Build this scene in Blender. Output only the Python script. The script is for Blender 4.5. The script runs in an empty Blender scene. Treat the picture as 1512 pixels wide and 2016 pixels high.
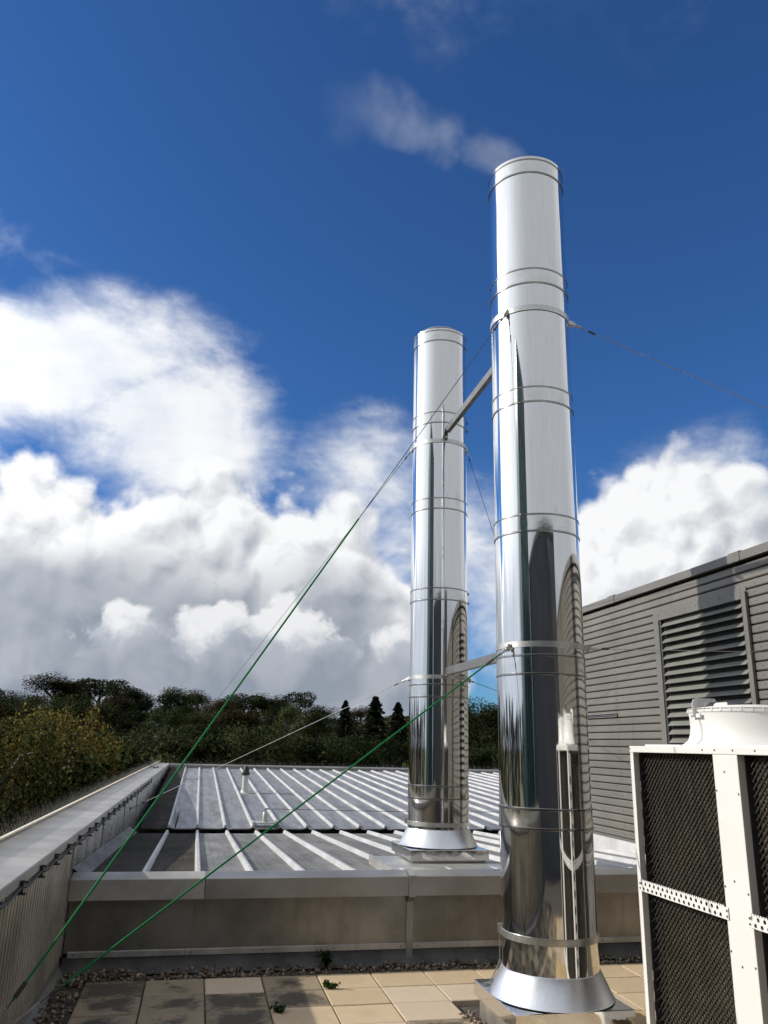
import bpy, bmesh, math, random
from mathutils import Vector, Matrix

SC = bpy.context.scene
RAD = math.radians
COL = SC.collection

# ------------------------------------------------------------------ camera
EYE = Vector((0.0, 0.0, 2.0))
FPX, PITCH, ROLL, YAW = 1554.12, 0.28827, 0.02455, 0.21408      # focal length in photo pixels (1512 x 2016)
_cy, _sy, _cp, _sp = math.cos(YAW), math.sin(YAW), math.cos(PITCH), math.sin(PITCH)
C_F = Vector((_sy * _cp, _cy * _cp, _sp))
_rt = Vector((_cy, -_sy, 0.0)); _up = _rt.cross(C_F)
C_R = math.cos(ROLL) * _rt + math.sin(ROLL) * _up
C_U = -math.sin(ROLL) * _rt + math.cos(ROLL) * _up
cam_data = bpy.data.cameras.new('camera')
cam = bpy.data.objects.new('camera', cam_data); COL.objects.link(cam)
cam_data.sensor_fit = 'VERTICAL'; cam_data.sensor_height = 36.0; cam_data.lens = 36.0 * FPX / 2016.0
cam_data.clip_start = 0.05; cam_data.clip_end = 6000.0
_m = Matrix((C_R, C_U, -C_F)).transposed().to_4x4(); _m.translation = EYE
cam.matrix_world = _m
SC.camera = cam
SC.cycles.use_adaptive_sampling = True; SC.cycles.adaptive_threshold = 0.02; SC.cycles.adaptive_min_samples = 6
SC.cycles.use_denoising = True; SC.cycles.max_bounces = 8; SC.cycles.glossy_bounces = 5; SC.cycles.diffuse_bounces = 3
SC.render.resolution_x, SC.render.resolution_y = 768, 1024

# ------------------------------------------------------------------ light, exposure
SUN_AZ, SUN_EL = 285.0, 28.0            # azimuth clockwise from +Y
SUN_DIR = Vector((math.sin(RAD(SUN_AZ)) * math.cos(RAD(SUN_EL)), math.cos(RAD(SUN_AZ)) * math.cos(RAD(SUN_EL)), math.sin(RAD(SUN_EL))))
SC.view_settings.view_transform = 'Standard'; SC.view_settings.look = 'None'
SC.view_settings.gamma = 1.0; SC.view_settings.exposure = 0.0
SC.view_settings.use_curve_mapping = False
sun_data = bpy.data.lights.new('sun', 'SUN'); sun_data.energy = 4.2; sun_data.angle = RAD(0.53); sun_data.color = (1.0, 0.93, 0.82)
sun = bpy.data.objects.new('sun', sun_data); COL.objects.link(sun)
sun.rotation_euler = (-SUN_DIR).to_track_quat('-Z', 'Y').to_euler()


class V:
    """socket wrapper so that shader maths can be written as expressions"""
    nt = None
    def __init__(s, sock): s.k = sock
    @staticmethod
    def math(op, *a, clamp=False):
        n = V.nt.nodes.new('ShaderNodeMath'); n.operation = op; n.use_clamp = clamp
        for i, x in enumerate(a):
            if isinstance(x, V): V.nt.links.new(x.k, n.inputs[i])
            else: n.inputs[i].default_value = x
        return V(n.outputs[0])
    def __add__(s, o): return V.math('ADD', s, o)
    __radd__ = __add__
    def __sub__(s, o): return V.math('SUBTRACT', s, o)
    def __rsub__(s, o): return V.math('SUBTRACT', o, s)
    def __mul__(s, o): return V.math('MULTIPLY', s, o)
    __rmul__ = __mul__
    def __truediv__(s, o): return V.math('DIVIDE', s, o)
    def max(s, o): return V.math('MAXIMUM', s, o)
    def min(s, o): return V.math('MINIMUM', s, o)
    def clamp(s): return V.math('ADD', s, 0.0, clamp=True)
    def step(s, a, b):
        n = V.nt.nodes.new('ShaderNodeMapRange'); n.interpolation_type = 'SMOOTHSTEP'
        V.nt.links.new(s.k, n.inputs[0]); n.inputs[1].default_value = min(a, b); n.inputs[2].default_value = max(a, b)
        n.inputs[3].default_value, n.inputs[4].default_value = (0.0, 1.0) if a < b else (1.0, 0.0)
        return V(n.outputs[0])


def vvec(op, a, b=None, scale=None):
    n = V.nt.nodes.new('ShaderNodeVectorMath'); n.operation = op
    for i, x in enumerate((a, b)):
        if x is None: continue
        if isinstance(x, V): V.nt.links.new(x.k, n.inputs[i])
        else: n.inputs[i].default_value = x
    if scale is not None: n.inputs['Scale'].default_value = scale
    return V(n.outputs['Value' if op in ('DOT_PRODUCT', 'LENGTH') else 'Vector'])


def vnoise(vec, scale, detail=2.0, rough=0.5, dist=0.0, out='Fac', lac=2.0):
    n = V.nt.nodes.new('ShaderNodeTexNoise')
    if vec is not None: V.nt.links.new(vec.k, n.inputs['Vector'])
    n.inputs['Scale'].default_value = scale; n.inputs['Detail'].default_value = detail
    n.inputs['Roughness'].default_value = rough; n.inputs['Distortion'].default_value = dist; n.inputs['Lacunarity'].default_value = lac
    return V(n.outputs[0 if out == 'Fac' else 1])


def vmixc(f, a, b):
    n = V.nt.nodes.new('ShaderNodeMix'); n.data_type = 'RGBA'
    for i, x in ((0, f), (6, a), (7, b)):
        if isinstance(x, V): V.nt.links.new(x.k, n.inputs[i])
        else: n.inputs[i].default_value = x if i == 0 else (*x[:3], 1.0)
    return V(n.outputs[2])


def vxyz(a):
    n = V.nt.nodes.new('ShaderNodeSeparateXYZ'); V.nt.links.new(a.k, n.inputs[0]); return V(n.outputs[0]), V(n.outputs[1]), V(n.outputs[2])


def vcomb(x, y, z):
    n = V.nt.nodes.new('ShaderNodeCombineXYZ')
    for i, q in enumerate((x, y, z)):
        if isinstance(q, V): V.nt.links.new(q.k, n.inputs[i])
        else: n.inputs[i].default_value = q
    return V(n.outputs[0])


# ------------------------------------------------------------------ sky: Nishita with broken cumulus
def build_world():
    w = bpy.data.worlds.new('World'); SC.world = w; w.use_nodes = True
    w.cycles.sampling_method = 'MANUAL'; w.cycles.sample_map_resolution = 256
    nt = w.node_tree; nt.nodes.clear(); V.nt = nt
    sky = nt.nodes.new('ShaderNodeTexSky'); sky.sky_type = 'NISHITA'; sky.sun_disc = False
    sky.sun_elevation = RAD(SUN_EL); sky.sun_rotation = RAD(SUN_AZ)
    sky.altitude = 300.0; sky.air_density = 1.0; sky.dust_density = 0.25; sky.ozone_density = 2.6
    tc = nt.nodes.new('ShaderNodeTexCoord'); P = V(tc.outputs['Generated'])
    x, y, z = vxyz(P)
    deg = 57.29578

    w1 = vvec('SCALE', vvec('SUBTRACT', vnoise(P, 9.0, 2, 0.5, out='Color'), (0.5, 0.5, 0.5)), scale=0.05)
    nlow = vnoise(P, 1.7, 2, 0.55)

    def density(P, det):
        """cumulus density in direction P"""
        Q = vvec('ADD', P, w1)
        x, y, z = vxyz(Q)
        az = V.math('ARCTAN2', x, y) * deg; el = V.math('ARCSINE', z.min(0.999)) * deg
        F = None
        for a, e, ra, re, wt in ((-13, 5.0, 16, 15.5, 1.0), (-2, 6.0, 13, 15.5, 1.0), (6.5, 6.0, 9.0, 13.5, 0.95), (13, 4.0, 6.0, 9.0, 0.8), (-30, 5.0, 17, 13, 1.0),
                                 (33.5, 11.0, 10.5, 10.5, 1.0), (43, 9.0, 11.5, 10.5, 0.95), (60, 6.0, 12, 9, 0.9), (-52, 5, 16, 11, 0.9)):
            u = (az - a) / ra; v = (el - e) / re
            f = (1.0 - V.math('SQRT', u * u + v * v)) * wt
            F = f if F is None else F.max(f)
        # the rest of the sky behind the camera: large broken cloud
        side = vvec('DOT_PRODUCT', Q, (math.sin(RAD(12)), math.cos(RAD(12)), 0.35))
        g = (nlow - 0.20) * 2.2 + side.step(0.45, 0.82) * -1.8
        F = F.max(g)
        n = vnoise(Q, 9.0, det, 0.56, lac=2.1)
        vo = nt.nodes.new('ShaderNodeTexVoronoi'); vo.feature = 'F1'; vo.inputs['Scale'].default_value = 17.0
        vo.inputs['Detail'].default_value = 1.0; vo.inputs['Roughness'].default_value = 0.5
        nt.links.new(Q.k, vo.inputs['Vector'])
        b = 0.52 - V(vo.outputs['Distance'])
        return F * 1.5 + (n - 0.5) * 0.95 + b * 0.36

    D = density(P, 6)
    Ds = density(vvec('ADD', P, tuple(Vector((-0.62, 0.1, 0.78)) * 0.022)), 4)
    alpha = D.step(0.02, 0.26)
    az = V.math('ARCTAN2', x, y) * deg; el = V.math('ARCSINE', z.min(0.999)) * deg
    relief = ((D - Ds) * 2.7 + 0.53).clamp()
    calm = vvec('DOT_PRODUCT', P, (math.sin(RAD(12)), math.cos(RAD(12)), 0.35)).step(0.62, 0.25)      # the sky behind is one smooth sheet
    relief = relief * (1.0 - calm * 0.84) + calm * 0.45
    n_lo = vnoise(P, 5.0, 2, 0.55)
    base = D.step(0.2, 0.8) * (el + (n_lo - 0.5) * 10.0 + (az - 18.0).max(0.0).min(12.0) * 0.30).step(15.0, 9.5)
    under = vvec('DOT_PRODUCT', P, (math.sin(RAD(12)), math.cos(RAD(12)), 0.35)).step(0.5, 0.0) * 0.42      # broad flat cloud seen from below
    lit = (relief * 0.88 + 0.14 + D.step(0.55, 0.05) * 0.20) * (1.0 - base * 0.78) * (1.0 - under)
    cl = vmixc(lit.clamp(), (0.270, 0.310, 0.380), (0.95, 0.955, 0.965))
    glow = V.math('POWER', vvec('DOT_PRODUCT', P, tuple(SUN_DIR)).max(0.0), 4.0)          # cloud near the sun scatters forward
    # small bright cumulus low in front of the grey bank
    Q2 = vvec('ADD', P, vvec('SCALE', vvec('SUBTRACT', vnoise(P, 16.0, 2, 0.55, out='Color'), (0.5, 0.5, 0.5)), scale=0.035))
    x2, y2, z2 = vxyz(Q2)
    az2 = V.math('ARCTAN2', x2, y2) * deg; el2 = V.math('ARCSINE', z2.min(0.999)) * deg
    F2 = None
    for a, e, ra, re in ((-5.5, 7.2, 3.6, 2.3), (0.5, 7.6, 4.0, 2.6), (5.2, 7.6, 4.4, 2.7), (8.5, 6.0, 3.2, 2.0), (13.6, 7.0, 2.4, 1.7), (19.5, 4.3, 3.0, 1.6), (14.5, 4.2, 3.0, 1.2)):
        u = (az2 - a) / ra; v = (el2 - e) / re
        v = v.max(v * -0.8)
        f = 1.0 - V.math('SQRT', u * u + v * v); F2 = f if F2 is None else F2.max(f)
    n22 = vnoise(Q2, 24.0, 5, 0.58)
    d2 = F2 + (n22 - 0.5) * 1.25
    a2 = d2.step(0.10, 0.38) * (el2 + (n22 - 0.5) * 3.0).step(5.0, 7.6)
    cl = vmixc((a2 * 0.9).clamp(), cl, vmixc((el2 + (n22 - 0.5) * 9.0).step(5.6, 9.0), (0.47, 0.51, 0.58), (0.90, 0.90, 0.91)))
    alpha = alpha.max(a2)
    # high thin veil: the anvil and the ripples to its right
    stretch = vcomb(x, y, z * 1.15)
    wv = vvec('ADD', stretch, vvec('SCALE', vvec('SUBTRACT', vnoise(stretch, 5.0, 1, 0.5, out='Color'), (0.5, 0.5, 0.5)), scale=0.16))
    nv = vnoise(wv, 7.0, 6, 0.62)
    Fv = None
    for a, e, ra, re, wt in ((-13, 24.5, 17, 6.5, 1.0), (-4.0, 21.5, 11.5, 7.5, 1.0), (-28, 24, 16, 7, 0.9), (11, 19.5, 10, 6.5, 0.55), (17, 14.5, 9, 7.5, 0.6), (23, 11, 9, 9, 0.62), (-16, 31, 6, 3.4, 0.26), (38, 15, 14, 8, 0.6), (16, 50, 22, 7, 0.115), (38, 46, 8, 4, 0.08)):
        t = (a - az) * (0.16 if a == -13 else 0.0)
        u = (az - a) / ra; v = (el - e + t) / re
        f = (1.0 - V.math('SQRT', u * u + v * v)).max(0.0) * wt; Fv = f if Fv is None else Fv.max(f)
    rip = vnoise(vcomb(x * 1.0, y * 1.0, z * 2.6), 15.0, 3, 0.58)
    av = ((Fv * 1.9 + (nv - 0.5) * 1.45 + (rip - 0.5) * 0.65).step(0.10, 1.20)) * 0.95 * Fv.step(0.0, 0.2)
    cv = vmixc((nv * 0.8 + rip * 0.35 + av * 0.25).step(0.50, 0.98), (0.68, 0.735, 0.83), (0.94, 0.945, 0.955))
    strength = 0.10
    sky_c = V(sky.outputs[0])
    s1 = vvec('MULTIPLY', sky_c, (strength * 0.37, strength * 0.71, strength * 1.15))
    c = vmixc(av, s1, cv)
    c = vmixc(alpha, c, cl)
    gl = glow * (alpha.max(av) * 1.5 + 0.15) + 1.0
    c = vvec('MULTIPLY', c, vcomb(gl, gl, gl))
    # below the horizon: dull land tone
    c = vmixc(z.step(0.0, -0.02), c, (0.06, 0.065, 0.05))
    bg = nt.nodes.new('ShaderNodeBackground'); nt.links.new(c.k, bg.inputs[0]); bg.inputs[1].default_value = 1.0
    out = nt.nodes.new('ShaderNodeOutputWorld'); nt.links.new(bg.outputs[0], out.inputs[0])


build_world()

# ------------------------------------------------------------------ materials
def pbr(name, col, rough=0.5, metal=0.0, var=None, bump=None, stretch=(1, 1, 1), rvar=None, spec=0.5, extra=None, col2=None, randcol=0.0, aniso=0.0):
    """principled material: var=(scale, amount) colour noise; bump=(scale, strength, distance); rvar=(scale, amount) roughness noise"""
    m = bpy.data.materials.new(name); m.use_nodes = True; nt = m.node_tree; V.nt = nt
    b = nt.nodes['Principled BSDF']
    b.inputs['Base Color'].default_value = (*col, 1); b.inputs['Roughness'].default_value = rough; b.inputs['Metallic'].default_value = metal
    b.inputs['Specular IOR Level'].default_value = spec
    g = nt.nodes.new('ShaderNodeNewGeometry'); P = V(g.outputs['Position'])
    S = vvec('MULTIPLY', P, stretch)
    c = None
    if var:
        n = vnoise(S, var[0], 6, 0.6)
        lo = tuple(x * (1 - var[1]) for x in col); hi = tuple(min(1, x * (1 + var[1])) for x in col)
        if col2: lo, hi = col, col2
        c = vmixc(n.step(0.3, 0.7), lo, hi)
    if randcol:
        oi = nt.nodes.new('ShaderNodeObjectInfo'); r = V(oi.outputs['Random'])
        hs = nt.nodes.new('ShaderNodeHueSaturation'); nt.links.new((r * randcol + (1 - randcol / 2)).k, hs.inputs['Value'])
        if c is None: hs.inputs['Color'].default_value = (*col, 1)
        else: nt.links.new(c.k, hs.inputs['Color'])
        c = V(hs.outputs[0])
    if extra: c = extra(nt, P, c, b) or c
    if c is not None: nt.links.new(c.k, b.inputs['Base Color'])
    if rvar: nt.links.new(((vnoise(S, rvar[0], 4, 0.6) - 0.5) * rvar[1] + rough).clamp().k, b.inputs['Roughness'])
    if bump:
        bp = nt.nodes.new('ShaderNodeBump'); bp.inputs['Strength'].default_value = bump[1]; bp.inputs['Distance'].default_value = bump[2]
        nt.links.new(vnoise(S, bump[0], bump[3] if len(bump) > 3 else 4, 0.5).k, bp.inputs['Height']); nt.links.new(bp.outputs[0], b.inputs['Normal'])
    return m


def drips(amount, colr, scale=9.0):
    """vertical rain streaks of dirt"""
    def f(nt, P, c, b):
        x, y, z = vxyz(P)
        n = vnoise(vcomb(x * 1.0, y * 1.0, z * 0.10), scale, 5, 0.65); q = vnoise(P, 1.3, 4, 0.6)
        return vmixc((n.step(0.48, 0.72) * q.step(0.35, 0.65) * amount).clamp(), c, colr)
    return f


MT = {}
def flue_extra(nt, P, c, b):
    x, y, z = vxyz(P)
    n = vnoise(vcomb(x, y, z * 0.02), 4.0, 1, 0.5)
    q = vnoise(vcomb(x * 2, y * 2, z * 2), 3.0, 5, 0.65)
    nt.links.new((n.step(0.3, 0.8) * 0.03 + q.step(0.6, 0.85) * 0.03 + 0.045).k, b.inputs['Roughness'])
    st = vnoise(vcomb(x, y, z * 0.12), 22.0, 4, 0.65).step(0.52, 0.74); k = None
    for z0, h in ((6.25, 0.22), (5.06, 0.16), (3.89, 0.14), (2.72, 0.12), (1.57, 0.12)):
        f = z.step(z0 + h, z0) * z.step(z0 - 0.16, z0 - 0.14); k = f if k is None else k.max(f)
    return vmixc((q.step(0.66, 0.9) * 0.12 + st * k * 0.55).clamp(), (0.76, 0.757, 0.745), (0.46, 0.43, 0.38))
MT['flue'] = pbr('polished_stainless', (0.80, 0.795, 0.78), 0.06, 1.0, bump=(2.6, 0.03, 0.02, 0), stretch=(1, 1, 0.12), extra=flue_extra)
MT['band'] = pbr('stainless_band', (0.74, 0.73, 0.70), 0.09, 1.0, bump=(6.0, 0.05, 0.015), var=(6, 0.08))
MT['bead'] = pbr('stainless_bead', (0.34, 0.335, 0.33), 0.22, 1.0)
MT['strap'] = pbr('brushed_strap', (0.60, 0.60, 0.58), 0.38, 1.0, var=(30, 0.12))
def speckle(nt, P, c, b):
    n = vnoise(P, 260.0, 2, 0.5); nt.links.new(((n - 0.5) * 0.35 + 0.34).k, b.inputs['Roughness'])
MT['collar'] = pbr('satin_aluminium', (0.74, 0.76, 0.80), 0.34, 0.9, var=(180, 0.12), bump=(320, 0.12, 0.002), extra=speckle)
MT['plinth'] = pbr('mirror_flashing', (0.74, 0.73, 0.70), 0.08, 1.0, bump=(4.0, 0.25, 0.02), rvar=(6, 0.12))
MT['plinth_body'] = pbr('galvanised_plinth', (0.50, 0.50, 0.47), 0.36, 0.85, var=(7, 0.18))
MT['bolt'] = pbr('dark_bolt', (0.10, 0.095, 0.09), 0.5, 0.8)
MT['galv'] = pbr('galvanised_hook', (0.52, 0.52, 0.51), 0.4, 0.9, var=(20, 0.2))
MT['coping'] = pbr('grey_coping', (0.37, 0.362, 0.34), 0.5, 0.08, var=(1.6, 0.22), rvar=(4, 0.25), bump=(2.2, 0.10, 0.02), extra=drips(0.25, (0.24, 0.23, 0.205), 5))
MT['coping2'] = pbr('grey_coping_new', (0.33, 0.325, 0.31), 0.40, 0.5, var=(1.8, 0.16), rvar=(4, 0.2), bump=(2.0, 0.10, 0.02))
MT['upstand'] = pbr('stained_steel_panel', (0.275, 0.270, 0.257), 0.36, 0.75, var=(1.4, 0.28), rvar=(5, 0.25), bump=(1.6, 0.12, 0.03), extra=drips(0.5, (0.13, 0.12, 0.10), 7))
MT['membrane'] = pbr('dark_membrane', (0.085, 0.085, 0.085), 0.75, 0.0, var=(4, 0.35), bump=(9, 0.3, 0.01))
MT['trim_white'] = pbr('pale_aluminium_trim', (0.52, 0.51, 0.49), 0.42, 0.6, var=(3, 0.2), extra=drips(0.6, (0.22, 0.21, 0.19), 14))
MT['ribbed'] = pbr('ribbed_bronze_sheet', (0.60, 0.555, 0.46), 0.32, 0.55, var=(2.2, 0.25), rvar=(1.5, 0.15))
MT['panel'] = pbr('smooth_zinc_panel', (0.44, 0.44, 0.43), 0.28, 0.85, var=(1.5, 0.2), rvar=(3, 0.25), bump=(1.2, 0.15, 0.03))
MT['black'] = pbr('black_rubber', (0.02, 0.02, 0.02), 0.55)
MT['dark_metal'] = pbr('dark_clip', (0.06, 0.058, 0.055), 0.5, 0.4)
MT['spike'] = pbr('bird_spike_wire', (0.17, 0.17, 0.165), 0.45, 0.5)
MT['spike_sunlit'] = pbr('bird_spike_sunlit', (0.80, 0.74, 0.62), 0.5, 0.0, var=(40, 0.2))  # pale cream carries the sunlit look of strip and inward-leaning spikes

def roof_extra(nt, P, c, b):
    x, y, z = vxyz(P)
    # faint press marks along and across the sheets, grime patches near the ends
    u = V.math('FRACT', (x - 0.1) / 0.0867); l1 = u.step(0.0, 0.10) * u.step(1.0, 0.93)
    v = V.math('FRACT', y / 0.52 + vnoise(P, 3.0, 1) * 0.3); l2 = v.step(0.0, 0.05)
    g = vnoise(vcomb(x * 2.2, y * 0.35, z), 2.6, 6, 0.65); s = vnoise(P, 9.0, 5, 0.7)
    k = ((1.0 - l1) * 0.38 + (1.0 - l2) * 0.22 + g.step(0.38, 0.66) * 0.55 + s.step(0.48, 0.72) * 0.4).clamp()
    nt.links.new((g * 0.30 + (b.inputs['Roughness'].default_value - 0.12)).clamp().k, b.inputs['Roughness'])
    return vmixc(k, c, tuple(q * 0.42 for q in COLR[0]))
COLR = [(0.30, 0.30, 0.31)]
MT['roof'] = pbr('weathered_roof_sheet', (0.30, 0.30, 0.31), 0.45, 0.25, var=(0.8, 0.12), extra=roof_extra, randcol=0.25)
COLR[0] = (0.22, 0.217, 0.208)
MT['roof_low'] = pbr('grimy_roof_sheet', (0.23, 0.227, 0.218), 0.6, 0.15, spec=0.3, var=(0.9, 0.2), extra=roof_extra, randcol=0.2)
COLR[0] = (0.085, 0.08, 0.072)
MT['roof_dark'] = pbr('mossy_shaded_roof_sheet', (0.070, 0.064, 0.056), 0.9, 0.0, spec=0.05, var=(1.2, 0.3), extra=roof_extra)
MT['seam'] = pbr('pale_roof_seam', (0.52, 0.52, 0.525), 0.45, 0.2, var=(1.5, 0.14), rvar=(5, 0.2), extra=drips(0.35, (0.30, 0.29, 0.27), 12))
MT['gutter'] = pbr('dirty_gutter', (0.055, 0.052, 0.048), 0.7, 0.1, var=(3, 0.4))
MT['clad'] = pbr('taupe_cladding', (0.165, 0.158, 0.143), 0.42, 0.1, var=(0.9, 0.10), rvar=(3, 0.15), bump=(1.2, 0.08, 0.02), extra=drips(0.4, (0.105, 0.10, 0.09), 8), randcol=0.14)
MT['clad_trim'] = pbr('taupe_trim', (0.155, 0.15, 0.14), 0.42, 0.1, var=(2, 0.08))
MT['blade'] = pbr('louvre_blade', (0.23, 0.235, 0.215), 0.40, 0.1, var=(2.0, 0.1), rvar=(4, 0.2))
MT['void'] = pbr('dark_void', (0.012, 0.012, 0.012), 0.8)
MT['white'] = pbr('white_powder_coat', (0.68, 0.68, 0.665), 0.38, 0.0, var=(1.5, 0.03), bump=(160, 0.03, 0.002), extra=drips(0.10, (0.55, 0.52, 0.45), 16))
MT['coil'] = pbr('coil_fins', (0.25, 0.22, 0.16), 0.55, 0.2, var=(5, 0.4))
MT['mesh'] = pbr('coated_mesh_wire', (0.022, 0.020, 0.016), 0.55, 0.1)
MT['recess'] = pbr('dark_recess', (0.035, 0.036, 0.042), 0.5, 0.2)
MT['screw'] = pbr('screw_head', (0.22, 0.215, 0.20), 0.35, 0.9)
MT['green_wire'] = pbr('green_coated_wire', (0.010, 0.19, 0.055), 0.7, spec=0.15)
MT['steel_wire'] = pbr('steel_wire', (0.46, 0.45, 0.43), 0.35, 0.9)
MT['dark_wire'] = pbr('dark_steel_wire', (0.10, 0.10, 0.11), 0.4, 0.8)
MT['brace'] = pbr('galvanised_channel', (0.20, 0.20, 0.20), 0.4, 0.6, var=(8, 0.15))
MT['pvc'] = pbr('pale_pvc_pipe', (0.55, 0.55, 0.53), 0.4, var=(4, 0.1))
def pebble_extra(nt, P, c, b):
    g = nt.nodes.new('ShaderNodeNewGeometry'); r = V(g.outputs['Random Per Island'])
    c = vmixc(r.step(0.0, 0.5), (0.07, 0.052, 0.038), (0.17, 0.12, 0.082)); return vmixc(r.step(0.6, 1.0), c, (0.34, 0.28, 0.22))
MT['pebble'] = pbr('pebbles', (0.25, 0.18, 0.12), 0.7, extra=pebble_extra, bump=(120, 0.3, 0.003))
MT['bed'] = pbr('dark_grit', (0.085, 0.075, 0.06), 0.9, var=(20, 0.5), bump=(40, 0.6, 0.02))
MT['wall_dark'] = pbr('dark_grey_render', (0.095, 0.095, 0.092), 0.45, 0.1, var=(0.5, 0.15))
MT['teal'] = pbr('teal_glazing', (0.06, 0.13, 0.13), 0.2, 0.3, var=(0.8, 0.2))
MT['soil'] = pbr('rough_grass_ground', (0.05, 0.062, 0.026), 0.95, var=(0.08, 0.5), col2=(0.09, 0.085, 0.045))
MT['bark'] = pbr('bark', (0.065, 0.05, 0.038), 0.9, var=(5, 0.4), bump=(14, 0.6, 0.03))
MT['birch_bark'] = pbr('birch_bark', (0.13, 0.118, 0.09), 0.8, var=(6, 0.5), stretch=(1, 1, 3))
MT['brand'] = pbr('dark_label', (0.015, 0.015, 0.018), 0.4)


def slab_mat(name, c1, c2, stain, amount):
    def ex(nt, P, c, b):
        oi = nt.nodes.new('ShaderNodeObjectInfo'); r = V(oi.outputs['Random'])
        tc = nt.nodes.new('ShaderNodeTexCoord'); o = V(tc.outputs['Object']); ox, oy, oz = vxyz(o)
        ed = (ox.max(ox * -1.0) * 4.0).max(oy.max(oy * -1.0) * 4.4)          # 0 centre .. 1 edge
        Q = vvec('ADD', P, vcomb(r * 13.0, r * 7.0, 0.0))
        n = vnoise(Q, 3.2, 7, 0.68); s = vnoise(Q, 15.0, 7, 0.72); f = vnoise(Q, 120.0, 3, 0.6)
        base = vmixc((s * 0.6 + f * 0.4).step(0.3, 0.7), c1, c2)
        k = ((n * 0.75 + s * 0.45 + (1.0 - ed) * 0.22 + (r - 0.5) * 0.25 - 0.14).step(0.45, 0.64) * amount + s.step(0.58, 0.7) * 0.35 * amount).clamp()
        base = vmixc(k, base, stain)
        return vmixc(ed.step(0.90, 1.0) * s.step(0.35, 0.6) * 0.5, base, tuple(q * 0.5 for q in c1))
    return pbr(name, c1, 0.8, 0.0, extra=ex, bump=(70, 0.35, 0.004))
MT['slab'] = slab_mat('clean_buff_slab', (0.50, 0.38, 0.235), (0.60, 0.47, 0.31), (0.30, 0.23, 0.14), 0.25)
MT['slab_pink'] = slab_mat('pinkish_slab', (0.52, 0.41, 0.29), (0.60, 0.49, 0.36), (0.36, 0.28, 0.2), 0.15)
MT['slab_yellow'] = slab_mat('yellow_slab', (0.54, 0.38, 0.18), (0.62, 0.46, 0.25), (0.33, 0.24, 0.12), 0.25)
MT['slab_dirty_shaded'] = slab_mat('lichen_stained_shaded_slab', (0.25, 0.20, 0.13), (0.34, 0.27, 0.18), (0.070, 0.058, 0.040), 0.95)  # lichen and dirt, with the shade on the left darkened in too


def leaf_mat(name, c1, c2, trans=0.25, nscale=0.6):
    m = bpy.data.materials.new(name); m.use_nodes = True; nt = m.node_tree; V.nt = nt
    b = nt.nodes['Principled BSDF']; out = nt.nodes['Material Output']
    g = nt.nodes.new('ShaderNodeNewGeometry'); P = V(g.outputs['Position']); oi = nt.nodes.new('ShaderNodeObjectInfo'); r = V(oi.outputs['Random'])
    n = vnoise(vvec('ADD', P, vcomb(r * 40.0, 0.0, 0.0)), nscale, 4, 0.7)
    rp = V(g.outputs['Random Per Island'])
    c = vmixc(((n - 0.5) * 1.5 + (rp - 0.5) * 0.35 + (r - 0.5) * 0.9 + 0.45).clamp(), c1, c2)
    nt.links.new(c.k, b.inputs['Base Color']); b.inputs['Roughness'].default_value = 0.75; b.inputs['Specular IOR Level'].default_value = 0.08
    t = nt.nodes.new('ShaderNodeBsdfTranslucent'); nt.links.new(c.k, t.inputs[0])
    mx = nt.nodes.new('ShaderNodeMixShader'); mx.inputs[0].default_value = trans
    nt.links.new(b.outputs[0], mx.inputs[1]); nt.links.new(t.outputs[0], mx.inputs[2]); nt.links.new(mx.outputs[0], out.inputs[0])
    return m
MT['leaf_dark'] = leaf_mat('dark_oak_leaves', (0.022, 0.034, 0.013), (0.066, 0.076, 0.028))
MT['leaf_brown'] = leaf_mat('autumn_brown_leaves', (0.030, 0.026, 0.012), (0.068, 0.052, 0.023))
MT['leaf_pine'] = leaf_mat('pine_needles', (0.018, 0.026, 0.014), (0.042, 0.050, 0.024), 0.1)
MT['leaf_birch'] = leaf_mat('yellowing_birch_leaves', (0.085, 0.092, 0.028), (0.240, 0.180, 0.048), 0.35, 0.35)
MT['leaf_shrub'] = leaf_mat('green_shrub_leaves', (0.040, 0.060, 0.018), (0.105, 0.120, 0.040), 0.3)
MT['leaf_weed'] = leaf_mat('weed_leaves', (0.022, 0.045, 0.012), (0.05, 0.085, 0.022), 0.3, 6.0)

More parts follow.
